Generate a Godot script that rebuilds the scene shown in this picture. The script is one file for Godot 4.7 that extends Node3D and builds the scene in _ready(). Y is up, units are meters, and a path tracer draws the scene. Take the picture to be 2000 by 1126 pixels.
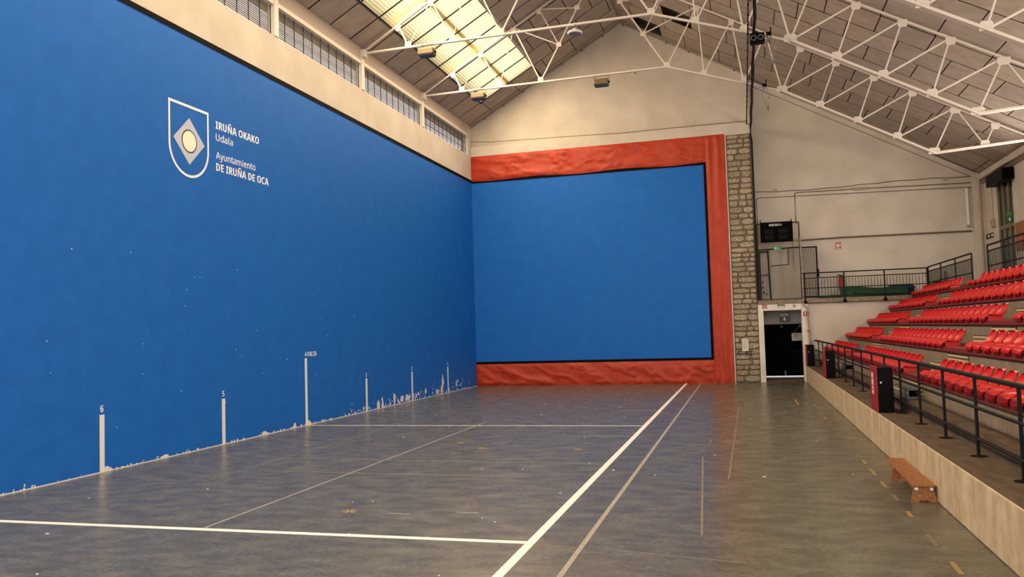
extends Node3D
# A covered pelota court: x runs from the blue side wall (0) to the grandstand, z from the front wall (0) towards the camera.

var M := {}
var counts := {}
var rng := RandomNumberGenerator.new()

func _ready() -> void:
	rng.seed = 11
	look()
	materials()
	build_floor()
	build_left_wall()
	build_front_wall()
	build_gable()
	build_ceiling()
	build_right_side()
	build_rear()
	for z in [5.4, 10.3, 15.15]:
		build_truss(z)
	build_grandstand()
	build_seats()
	build_railings()
	build_balcony()
	build_door()
	build_fittings()
	build_wall_services()
	build_small_things()

# ---------------------------------------------------------------- camera, sky, light
func look() -> void:
	var cam := Camera3D.new()
	cam.name = "camera"
	cam.fov = rad_to_deg(2.0 * atan(563.0 / 1612.3))
	cam.position = Vector3(10.8722, 2.2348, 33.0338)
	cam.rotation = Vector3(0.0519565, 0.2724504, -0.0303339)
	cam.near = 0.1
	cam.far = 400.0
	add_child(cam)
	cam.current = true
	var env := Environment.new()
	env.background_mode = Environment.BG_SKY
	var sky := Sky.new()
	var sm := ProceduralSkyMaterial.new()
	sm.sky_top_color = Color(0.90, 0.92, 0.95)
	sm.sky_horizon_color = Color(0.93, 0.94, 0.95)
	sm.ground_bottom_color = Color(0.45, 0.44, 0.42)
	sm.ground_horizon_color = Color(0.75, 0.75, 0.74)
	sky.sky_material = sm
	env.sky = sky
	env.background_energy_multiplier = 2.9
	env.ambient_light_source = Environment.AMBIENT_SOURCE_DISABLED
	env.tonemap_mode = Environment.TONE_MAPPER_LINEAR
	env.tonemap_exposure = 1.05
	env.sdfgi_enabled = true
	env.ssao_enabled = true
	env.ssil_enabled = true
	var we := WorldEnvironment.new()
	we.name = "surroundings"
	we.environment = env
	add_child(we)
	# daylight that comes through the long strip of translucent sheets in the roof
	var u := Vector2(1, 0.568).normalized()
	var mid := 2.03
	for k in 4:
		var z0 := 1.4 + k * 9.2
		area("skylight_daylight", Vector3(mid, 11.08 + 0.568 * mid, z0 + 4.5) + Vector3(u.y, -u.x, 0) * 0.07, Vector3(u.x, u.y, 0), Vector3(u.y, -u.x, 0), Vector2(2.4, 9.0), Color(1.0, 0.88, 0.71), 4.3)
	# daylight from the tall glazing of the rear gable, behind the camera
	# cool daylight from the tall windows of the right wall, beyond the frame
	for k in 7:
		area("side_window_daylight", Vector3(19.55, 5.45, 6.0 + k * 4.9), Vector3(0, 0, 1), Vector3(-1, 0, 0), Vector2(1.7, 3.0), Color(1.0, 0.95, 0.88), 5.4)
	area("rear_glazing_daylight", Vector3(9.0, 5.2, 39.2), Vector3(1, 0, 0), Vector3(0, 0, -1), Vector2(13.0, 6.0), Color(1.0, 0.96, 0.90), 1.35)

func area(called: String, at: Vector3, along: Vector3, facing: Vector3, size: Vector2, color: Color, energy: float) -> void:
	var l := AreaLight3D.new()
	l.name = called
	l.area_size = size
	l.area_normalize_energy = false
	l.light_color = color
	l.light_energy = energy
	l.shadow_enabled = true
	l.area_range = 90.0
	l.area_attenuation = 2.0
	var zx := -facing.normalized()
	var xx := along.normalized()
	l.transform = Transform3D(Basis(xx, zx.cross(xx), zx), at)
	add_child(l, true)

# ---------------------------------------------------------------- materials
func noise(sd: int, freq: float, lo: Color, hi: Color, size := 512, oct := 4, kind := FastNoiseLite.TYPE_SIMPLEX_SMOOTH, mid := -1.0) -> NoiseTexture2D:
	var n := FastNoiseLite.new()
	n.seed = sd
	n.noise_type = kind
	n.frequency = freq
	n.fractal_octaves = oct
	var t := NoiseTexture2D.new()
	t.width = size
	t.height = size
	t.seamless = true
	t.noise = n
	var g := Gradient.new()
	g.offsets = PackedFloat32Array([0.0, 1.0])
	g.colors = PackedColorArray([lo, hi])
	if mid >= 0.0:
		g.offsets = PackedFloat32Array([0.0, mid, minf(mid + 0.06, 0.99), 1.0])
		g.colors = PackedColorArray([lo, lo, hi, hi])
	t.color_ramp = g
	return t

func mat(called: String, c: Color, rough := 0.8, metal := 0.0) -> StandardMaterial3D:
	var m := StandardMaterial3D.new()
	m.resource_name = called
	m.albedo_color = c
	m.roughness = rough
	m.metallic = metal
	M[called] = m
	return m

func skin(m: StandardMaterial3D, tex: Texture2D, scale: Vector3, tex2: Texture2D = null, scale2 := Vector3.ONE) -> void:
	m.albedo_texture = tex
	m.uv1_triplanar = true
	m.uv1_world_triplanar = true
	m.uv1_scale = scale
	if tex2:
		m.detail_enabled = true
		m.detail_blend_mode = BaseMaterial3D.BLEND_MODE_MUL
		m.detail_albedo = tex2
		m.detail_uv_layer = BaseMaterial3D.DETAIL_UV_2
		m.uv2_triplanar = true
		m.uv2_world_triplanar = true
		m.uv2_scale = scale2

func materials() -> void:
	var w := Color.WHITE
	var soft := noise(3, 0.01, Color(0.90, 0.89, 0.88), w)
	var grain := noise(5, 0.06, Color(0.93, 0.93, 0.93), w)
	var f := mat("polished_concrete", Color(0.485, 0.475, 0.42), 0.30)
	skin(f, noise(21, 0.012, Color(0.72, 0.72, 0.73), w, 1024, 6), Vector3(0.12, 0.12, 0.22), noise(22, 0.02, Color(0.76, 0.75, 0.74), w, 1024, 5), Vector3(0.5, 0.5, 0.8))
	f.roughness_texture = noise(23, 0.02, Color(0.62, 0.62, 0.62), w, 512, 4)
	f.roughness = 0.34
	f.metallic_specular = 0.44
	var b := mat("blue_paint", Color(0.062, 0.385, 0.725), 0.64)
	skin(b, noise(31, 0.012, Color(0.90, 0.92, 0.95), w, 1024, 5), Vector3(0.14, 0.14, 0.14), noise(32, 0.11, Color(0.55, 0.6, 0.68), w, 1024, 2, FastNoiseLite.TYPE_SIMPLEX_SMOOTH, 0.13), Vector3(0.5, 0.5, 0.5))
	b.metallic_specular = 0.35
	skin(mat("cream_paint", Color(0.80, 0.765, 0.72), 0.85), soft, Vector3(0.12, 0.12, 0.12), grain, Vector3(0.5, 0.5, 0.5))
	skin(mat("white_paint", Color(0.86, 0.84, 0.81), 0.8), soft, Vector3(0.2, 0.2, 0.2))
	mat("black_strip", Color(0.02, 0.018, 0.017), 0.7).metallic_specular = 0.2
	mat("line_white", Color(0.86, 0.85, 0.84), 0.6)
	skin(mat("line_worn", Color(0.70, 0.68, 0.64), 0.6), noise(41, 0.05, Color(0.65, 0.63, 0.6), w, 512, 4), Vector3(0.9, 0.9, 0.9))
	skin(mat("line_faint", Color(0.55, 0.52, 0.47), 0.5), noise(42, 0.06, Color(0.66, 0.64, 0.6), w, 512, 4), Vector3(0.8, 0.8, 0.8))
	mat("line_yellow", Color(0.58, 0.49, 0.31), 0.6)
	skin(mat("bare_plaster", Color(0.90, 0.88, 0.86), 0.9), noise(43, 0.05, Color(0.85, 0.85, 0.87), w), Vector3(1, 1, 1))
	mat("emblem_white", Color(0.90, 0.90, 0.92), 0.7)
	mat("emblem_grey", Color(0.76, 0.79, 0.86), 0.7)
	mat("emblem_cream", Color(0.94, 0.90, 0.82), 0.7)
	mat("emblem_dark", Color(0.16, 0.20, 0.33), 0.7)
	var rc := mat("red_canvas", Color(0.70, 0.225, 0.115), 0.5)
	skin(rc, noise(51, 0.012, Color(0.84, 0.82, 0.82), w, 512, 5), Vector3(0.25, 0.25, 0.25))
	rc.metallic_specular = 0.4
	for k in 4:
		var sc: Color = [Color(0.69, 0.63, 0.545), Color(0.64, 0.585, 0.50), Color(0.74, 0.675, 0.58), Color(0.68, 0.63, 0.565)][k]
		skin(mat("stone_%d" % k, sc, 0.95), noise(60 + k, 0.03, Color(0.62, 0.61, 0.6), w, 256, 5), Vector3(1.2, 1.2, 1.2))
	skin(mat("mortar", Color(0.50, 0.445, 0.37), 0.95), noise(66, 0.05, Color(0.7, 0.7, 0.7), w, 256), Vector3(1, 1, 1))
	for k in 3:
		var pc: Color = [Color(0.665, 0.62, 0.575), Color(0.645, 0.60, 0.56), Color(0.685, 0.635, 0.58)][k]
		skin(mat("panel_%d" % k, pc, 0.9), noise(70 + k, 0.015, Color(0.86, 0.84, 0.83), w, 512, 5), Vector3(0.25, 0.25, 0.25))
	mat("deck_wood", Color(0.36, 0.30, 0.24), 0.95)
	mat("patch_pale", Color(0.66, 0.60, 0.53), 0.9)
	var sh := mat("translucent_sheet", Color(0.97, 0.88, 0.62), 0.6)
	sh.backlight_enabled = true
	sh.backlight = Color(1.0, 0.965, 0.79)
	sh.cull_mode = BaseMaterial3D.CULL_DISABLED
	mat("steel_white", Color(0.80, 0.77, 0.73), 0.5)
	mat("eave_paint", Color(0.66, 0.60, 0.55), 0.7)
	mat("slat_metal", Color(0.58, 0.53, 0.47), 0.6)
	mat("dark_wire", Color(0.16, 0.13, 0.10), 0.7)
	mat("green_steel", Color(0.035, 0.06, 0.048), 0.6).metallic_specular = 0.3
	mat("rust_steel", Color(0.20, 0.10, 0.06), 0.7)
	skin(mat("concrete", Color(0.60, 0.545, 0.47), 0.9), noise(81, 0.02, Color(0.78, 0.77, 0.75), w, 512, 5), Vector3(0.5, 0.22, 0.9), noise(82, 0.02, Color(0.88, 0.87, 0.86), w, 512, 5), Vector3(0.2, 0.2, 0.2))
	skin(mat("concrete_pale", Color(0.83, 0.765, 0.655), 0.9), noise(83, 0.012, Color(0.84, 0.81, 0.77), w, 512, 5), Vector3(0.35, 0.14, 0.45), noise(84, 0.03, Color(0.88, 0.86, 0.83), w, 512, 5), Vector3(0.3, 0.3, 0.3))
	skin(mat("concrete_brown", Color(0.40, 0.325, 0.245), 0.85), noise(85, 0.02, Color(0.68, 0.67, 0.66), w, 512, 6), Vector3(0.5, 0.5, 0.16))
	mat("slab_red", Color(0.45, 0.095, 0.085), 0.6)
	var sr := mat("seat_red", Color(0.745, 0.075, 0.055), 0.36)
	sr.metallic_specular = 0.45
	mat("tread_beige", Color(0.74, 0.66, 0.50), 0.7)
	mat("tread_dark", Color(0.42, 0.35, 0.26), 0.8)
	mat("grey_metal", Color(0.44, 0.44, 0.45), 0.5)
	mat("black_plastic", Color(0.02, 0.02, 0.024), 0.5).metallic_specular = 0.2
	mat("black_matt", Color(0.012, 0.012, 0.016), 0.7).metallic_specular = 0.15
	mat("pad_red", Color(0.55, 0.035, 0.03), 0.5)
	mat("sign_red", Color(0.62, 0.06, 0.05), 0.5)
	mat("sign_green", Color(0.05, 0.30, 0.14), 0.5)
	mat("sign_bright_green", Color(0.20, 0.46, 0.17), 0.5)
	mat("sign_dark_green", Color(0.03, 0.13, 0.08), 0.5)
	mat("paper", Color(0.80, 0.79, 0.76), 0.8)
	mat("ink", Color(0.07, 0.06, 0.06), 0.8)
	mat("lamp_housing", Color(0.40, 0.34, 0.22), 0.5)
	mat("lamp_glass", Color(0.30, 0.28, 0.26), 0.15)
	mat("lamp_diffuser", Color(0.82, 0.83, 0.84), 0.4)
	mat("grey_plastic", Color(0.42, 0.43, 0.46), 0.5)
	var wd := mat("bench_wood", Color(0.66, 0.425, 0.225), 0.42)
	skin(wd, noise(91, 0.02, Color(0.72, 0.66, 0.6), w, 512, 5), Vector3(2.2, 2.2, 0.35))
	mat("conduit", Color(0.60, 0.53, 0.45), 0.6)
	mat("wire_grey", Color(0.46, 0.41, 0.35), 0.6)
	mat("conduit_dark", Color(0.38, 0.31, 0.26), 0.6)
	mat("mat_green", Color(0.03, 0.25, 0.13), 0.7)
	mat("mat_dark_green", Color(0.02, 0.12, 0.07), 0.7)
	mat("mat_blue", Color(0.03, 0.09, 0.25), 0.7)
	mat("window_glass", Color(0.10, 0.10, 0.085), 0.12)
	mat("window_frame_paint", Color(0.44, 0.40, 0.33), 0.6)
	mat("board_cork", Color(0.56, 0.36, 0.20), 0.85)
	mat("outdoor_paving", Color(0.62, 0.62, 0.62), 0.9)

# ---------------------------------------------------------------- mesh helpers
func mb() -> SurfaceTool:
	var st := SurfaceTool.new()
	st.begin(Mesh.PRIMITIVE_TRIANGLES)
	return st

func tri(st: SurfaceTool, a: Vector3, b: Vector3, c: Vector3, n: Vector3) -> void:
	if (c - a).cross(b - a).dot(n) < 0.0:
		var k := b
		b = c
		c = k
	for v in [a, b, c]:
		st.set_normal(n)
		st.add_vertex(v)

func quad(st: SurfaceTool, a: Vector3, b: Vector3, c: Vector3, d: Vector3, out: Vector3) -> void:
	var n := (c - a).cross(b - a)
	if n.length() < 1e-12:
		n = (d - a).cross(c - a)
	n = n.normalized()
	if n.dot(out) < 0.0:
		n = -n
	tri(st, a, b, c, n)
	tri(st, a, c, d, n)

# convex or simple polygon in the plane (u, v) at o, thickened along w by t
func prism(st: SurfaceTool, pts: PackedVector2Array, o: Vector3, u: Vector3, v: Vector3, w: Vector3, t: float) -> void:
	var idx := Geometry2D.triangulate_polygon(pts)
	var p := func(i: int, k: float) -> Vector3: return o + u * pts[i].x + v * pts[i].y + w * k
	for i in range(0, idx.size(), 3):
		tri(st, p.call(idx[i], t), p.call(idx[i + 1], t), p.call(idx[i + 2], t), w)
		tri(st, p.call(idx[i], 0.0), p.call(idx[i + 1], 0.0), p.call(idx[i + 2], 0.0), -w)
	var ccw := not Geometry2D.is_polygon_clockwise(pts)
	for i in pts.size():
		var j := (i + 1) % pts.size()
		var e := pts[j] - pts[i]
		var nn := Vector2(e.y, -e.x) if ccw else Vector2(-e.y, e.x)
		quad(st, p.call(i, 0.0), p.call(j, 0.0), p.call(j, t), p.call(i, t), u * nn.x + v * nn.y)

# box from low corner to high corner; bev chamfers its edges
func bx(st: SurfaceTool, lo: Vector3, hi: Vector3, bev := 0.0) -> void:
	boxat(st, Transform3D(Basis(), (lo + hi) / 2.0), hi - lo, bev)

func boxat(st: SurfaceTool, t: Transform3D, s: Vector3, bev := 0.0) -> void:
	var h := s / 2.0
	var r := minf(bev, minf(h.x, minf(h.y, h.z)) * 0.9)
	var ax := [Vector3.RIGHT, Vector3.UP, Vector3.BACK]
	for a in 3:
		for sg in [-1.0, 1.0]:
			var n: Vector3 = ax[a] * sg
			var b1: Vector3 = ax[(a + 1) % 3]
			var b2: Vector3 = ax[(a + 2) % 3]
			var h1: float = h[(a + 1) % 3] - r
			var h2: float = h[(a + 2) % 3] - r
			var c: Vector3 = n * h[a]
			quad(st, t * (c - b1 * h1 - b2 * h2), t * (c + b1 * h1 - b2 * h2), t * (c + b1 * h1 + b2 * h2), t * (c - b1 * h1 + b2 * h2), t.basis * n)
	if r <= 0.0:
		return
	for a in 3:
		var b: int = (a + 1) % 3
		var c2: int = (a + 2) % 3
		for s1 in [-1.0, 1.0]:
			for s2 in [-1.0, 1.0]:
				var n1: Vector3 = ax[b] * s1
				var n2: Vector3 = ax[c2] * s2
				var p1: Vector3 = n1 * h[b] + n2 * (h[c2] - r)
				var p2: Vector3 = n1 * (h[b] - r) + n2 * h[c2]
				var l: Vector3 = ax[a] * (h[a] - r)
				quad(st, t * (p1 - l), t * (p1 + l), t * (p2 + l), t * (p2 - l), t.basis * (n1 + n2))
	for s0 in [-1.0, 1.0]:
		for s1 in [-1.0, 1.0]:
			for s2 in [-1.0, 1.0]:
				var q := Vector3(s0, s1, s2)
				var n := (t.basis * q).normalized()
				tri(st, t * (q * Vector3(h.x, h.y - r, h.z - r)), t * (q * Vector3(h.x - r, h.y, h.z - r)), t * (q * Vector3(h.x - r, h.y - r, h.z)), n)

# bar of rectangular section from a to b; up is the direction of its height
func bar(st: SurfaceTool, a: Vector3, b: Vector3, wd: float, ht: float, up := Vector3.UP, bev := 0.0) -> void:
	var d := (b - a)
	var z := d.normalized()
	var x := up.cross(z)
	if x.length() < 1e-4:
		x = Vector3.RIGHT.cross(z)
		if x.length() < 1e-4:
			x = Vector3.BACK.cross(z)
	x = x.normalized()
	boxat(st, Transform3D(Basis(x, z.cross(x), z), (a + b) / 2.0), Vector3(wd, ht, d.length()), bev)

func tube(st: SurfaceTool, pts: Array, r: float, seg := 8, caps := true) -> void:
	var rings := []
	for i in pts.size():
		var d: Vector3
		if i == 0:
			d = pts[1] - pts[0]
		elif i == pts.size() - 1:
			d = pts[i] - pts[i - 1]
		else:
			d = (pts[i + 1] - pts[i]).normalized() + (pts[i] - pts[i - 1]).normalized()
		d = d.normalized()
		var x := Vector3.UP.cross(d)
		if x.length() < 0.05:
			x = Vector3.RIGHT.cross(d)
		x = x.normalized()
		var y := d.cross(x)
		var ring := []
		for k in seg:
			var a := TAU * k / seg
			ring.append([pts[i] + (x * cos(a) + y * sin(a)) * r, x * cos(a) + y * sin(a)])
		rings.append(ring)
	for i in pts.size() - 1:
		for k in seg:
			var j := (k + 1) % seg
			smooth4(st, rings[i][k], rings[i][j], rings[i + 1][j], rings[i + 1][k])
	if caps:
		for e in [0, pts.size() - 1]:
			var n: Vector3 = (pts[0] - pts[1]) if e == 0 else (pts[e] - pts[e - 1])
			for k in range(1, seg - 1):
				tri(st, rings[e][0][0], rings[e][k][0], rings[e][k + 1][0], n.normalized())

func smooth4(st: SurfaceTool, a: Array, b: Array, c: Array, d: Array) -> void:
	for t in [[a, b, c], [a, c, d]]:
		var p: Array = t
		var g: Vector3 = (p[2][0] - p[0][0]).cross(p[1][0] - p[0][0])
		if g.dot(p[0][1] + p[1][1] + p[2][1]) < 0.0:
			p = [t[0], t[2], t[1]]
		for q in p:
			st.set_normal(q[1])
			st.add_vertex(q[0])

# profile [(radius, along)] turned round axis from o
func lathe(st: SurfaceTool, o: Vector3, axis: Vector3, prof: Array, seg := 16) -> void:
	var z := axis.normalized()
	var x := Vector3.UP.cross(z)
	if x.length() < 0.05:
		x = Vector3.RIGHT.cross(z)
	x = x.normalized()
	var y := z.cross(x)
	for i in prof.size() - 1:
		var e: Vector2 = prof[i + 1] - prof[i]
		for k in seg:
			var q := []
			for m in [[i, k], [i, k + 1], [i + 1, k + 1], [i + 1, k]]:
				var a: float = TAU * m[1] / seg
				var dir := x * cos(a) + y * sin(a)
				q.append([o + dir * prof[m[0]].x + z * prof[m[0]].y, (dir * e.y - z * e.x).normalized()])
			if prof[i].x > 1e-5 or prof[i + 1].x > 1e-5:
				smooth4(st, q[0], q[1], q[2], q[3])

# a grid of points [row][column] as a smooth sheet
func sheet(st: SurfaceTool, g: Array, out: Vector3) -> void:
	var rows := g.size()
	var cols: int = g[0].size()
	var nn := []
	for i in rows:
		var r := []
		for j in cols:
			var du: Vector3 = g[mini(i + 1, rows - 1)][j] - g[maxi(i - 1, 0)][j]
			var dv: Vector3 = g[i][mini(j + 1, cols - 1)] - g[i][maxi(j - 1, 0)]
			var n := du.cross(dv).normalized()
			r.append(n if n.dot(out) >= 0.0 else -n)
		nn.append(r)
	for i in rows - 1:
		for j in cols - 1:
			smooth4(st, [g[i][j], nn[i][j]], [g[i][j + 1], nn[i][j + 1]], [g[i + 1][j + 1], nn[i + 1][j + 1]], [g[i + 1][j], nn[i + 1][j]])

func obj(called: String, st: SurfaceTool, m: String, parent: Node = self) -> MeshInstance3D:
	return inst(called, st.commit(), m, parent)

func inst(called: String, mesh: Mesh, m: String, parent: Node = self) -> MeshInstance3D:
	var o := MeshInstance3D.new()
	o.mesh = mesh
	o.material_override = M[m]
	o.name = numbered(called) if parent == self else called
	parent.add_child(o, true)
	return o

func numbered(called: String) -> String:
	var n: int = counts.get(called, 0)
	counts[called] = n + 1
	return called if n == 0 else "%s_%03d" % [called, n]

func thing(called: String, label: String, category: String, group := "", at := Vector3.ZERO) -> Node3D:
	var o := Node3D.new()
	o.name = numbered(called)
	o.position = at
	add_child(o)
	tag(o, label, category, group)
	return o

func tag(o: Node, label: String, category: String, group := "") -> Node:
	o.set_meta("label", label)
	o.set_meta("category", category)
	if group:
		o.set_meta("group", group)
	return o

func setting(called: String, label: String, category: String) -> Node3D:
	var o := thing(called, label, category)
	o.set_meta("kind", "structure")
	return o

func box(called: String, lo: Vector3, hi: Vector3, m: String, parent: Node = self, bev := 0.0) -> MeshInstance3D:
	var st := mb()
	bx(st, lo, hi, bev)
	return obj(called, st, m, parent)

# lettering: its lower left corner at o, reading along u, up v, scaled to width and height
func text(words: String, o: Vector3, u: Vector3, v: Vector3, width: float, height: float, m: String, parent: Node, bold := false, called := "lettering") -> MeshInstance3D:
	var f := SystemFont.new()
	f.font_names = PackedStringArray(["Droid Sans"])
	f.font_weight = 700 if bold else 400
	var t := TextMesh.new()
	t.text = words
	t.font = f
	t.font_size = 64
	t.pixel_size = 0.01
	t.depth = 0.01
	t.horizontal_alignment = HORIZONTAL_ALIGNMENT_LEFT
	t.vertical_alignment = VERTICAL_ALIGNMENT_BOTTOM
	var ab := t.get_aabb()
	var cap := 0.64 * 0.714
	var sx := width / maxf(ab.size.x, 0.01)
	var sy := height / cap
	# where the baseline lies: letters without tails start at it
	var base := ab.position.y
	for ch in words:
		if ch in "yjgpqQ,;":
			base += 0.64 * 0.235
			break
	var mi := inst(called, t, m, parent)
	var n := u.cross(v)
	mi.transform = Transform3D(Basis(u * sx, v * sy, n * 0.3), o - u * ab.position.x * sx - v * base * sy + n * 0.0015)
	return mi

func roof_y(x: float) -> float:
	return 11.08 + 0.568 * x if x < 6.5 else 14.772 - 0.555 * (x - 6.5)

# ---------------------------------------------------------------- floor
func build_floor() -> void:
	var fl := setting("floor", "polished grey concrete court floor with painted white lines", "floor")
	box("slab", Vector3(-0.6, -0.3, -0.9), Vector3(20.0, 0.0, 39.5), "polished_concrete", fl)
	var lines := [
		# x0, z0, x1, z1, width, material
		[8.60, 0.02, 8.60, 30.0, 0.10, "line_white"], [9.16, 0.05, 9.16, 30.0, 0.055, "line_worn"],
		[0.0, 14.0, 8.56, 14.0, 0.055, "line_white"], [0.0, 24.47, 8.56, 24.47, 0.10, "line_white"],
		[4.57, 13.2, 4.55, 24.4, 0.03, "line_worn"], [2.46, 13.4, 2.46, 21.6, 0.025, "line_faint"],
	]
	for l in lines:
		floor_line(fl, l[0], l[1], l[2], l[3], l[4], l[5])
	# worn lines of other games, from their ends in the picture plane of the floor
	for l in [[0.05, 10.5, 1.75, 10.5, 0.03, "line_worn"], [7.57, 10.5, 8.55, 10.5, 0.035, "line_worn"], [7.4, 15.82, 8.5, 15.82, 0.03, "line_worn"],
			[2.53, 19.22, 8.54, 19.32, 0.028, "line_faint"], [2.96, 20.55, 7.6, 20.65, 0.028, "line_faint"],
			[9.39, 17.64, 11.73, 15.44, 0.022, "line_faint"], [9.2, 15.53, 11.67, 17.43, 0.022, "line_faint"], [9.25, 15.45, 11.6, 15.42, 0.016, "line_faint"], [9.3, 17.64, 10.4, 17.62, 0.016, "line_faint"],
			[8.7, 11.3, 9.5, 12.3, 0.02, "line_faint"], [9.2, 12.2, 10.0, 10.1, 0.02, "line_faint"],
			[10.09, 18.38, 10.34, 23.89, 0.028, "line_faint"], [10.16, 16.3, 10.14, 16.9, 0.025, "line_faint"], [10.64, 9.75, 10.56, 20.5, 0.028, "line_faint"], [9.4, 24.6, 10.9, 24.9, 0.012, "line_faint"],
			[12.2, 7.4, 12.22, 9.1, 0.05, "line_yellow"], [12.22, 9.1, 11.9, 9.6, 0.04, "line_yellow"], [8.62, 24.52, 9.15, 24.6, 0.012, "line_faint"],
			[6.45, 23.35, 6.75, 23.35, 0.02, "line_worn"], [7.3, 23.16, 7.6, 23.18, 0.02, "line_worn"]]:
		floor_line(fl, l[0], l[1], l[2], l[3], l[4], l[5])
	var z := 9.0
	while z < 27.0:
		floor_line(fl, 12.61, z, 12.61, z + 0.25 + rng.randf() * 0.45, 0.045, "line_yellow" if rng.randf() < 0.45 else "line_faint")
		z += 0.75 + rng.randf() * 0.6
	# crossed scraps of yellow tape
	for c in [Vector2(5.9, 17.72), Vector2(7.77, 17.74), Vector2(5.91, 23.31), Vector2(5.2, 17.0)]:
		var st := mb()
		for k in 3:
			var a: float = k * 1.05 + c.x
			bar(st, Vector3(c.x - cos(a) * 0.1, 0.002, c.y - sin(a) * 0.1), Vector3(c.x + cos(a) * 0.1, 0.002, c.y + sin(a) * 0.1), 0.03, 0.002)
		obj("tape_mark", st, "line_yellow", fl)
	# chips of whitewash lying about
	var chips := mb()
	for k in 70:
		var p := Vector3(rng.randf_range(0.5, 12.6), 0.0, rng.randf_range(2.0, 27.0))
		var pts := PackedVector2Array()
		var r := rng.randf_range(0.008, 0.024)
		for i in 5:
			pts.append(Vector2(cos(TAU * i / 5.0), sin(TAU * i / 5.0)) * r * rng.randf_range(0.6, 1.3))
		prism(chips, pts, p, Vector3.RIGHT, Vector3.BACK, Vector3.UP, 0.004)
	var ch := obj("paint_chips", chips, "bare_plaster", fl)
	ch.set_meta("kind", "stuff")

func floor_line(fl: Node, x0: float, z0: float, x1: float, z1: float, w: float, m: String) -> void:
	var st := mb()
	bar(st, Vector3(x0, 0.0012, z0), Vector3(x1, 0.0012, z1), w, 0.0024)
	obj("court_line", st, m, fl)

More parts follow.
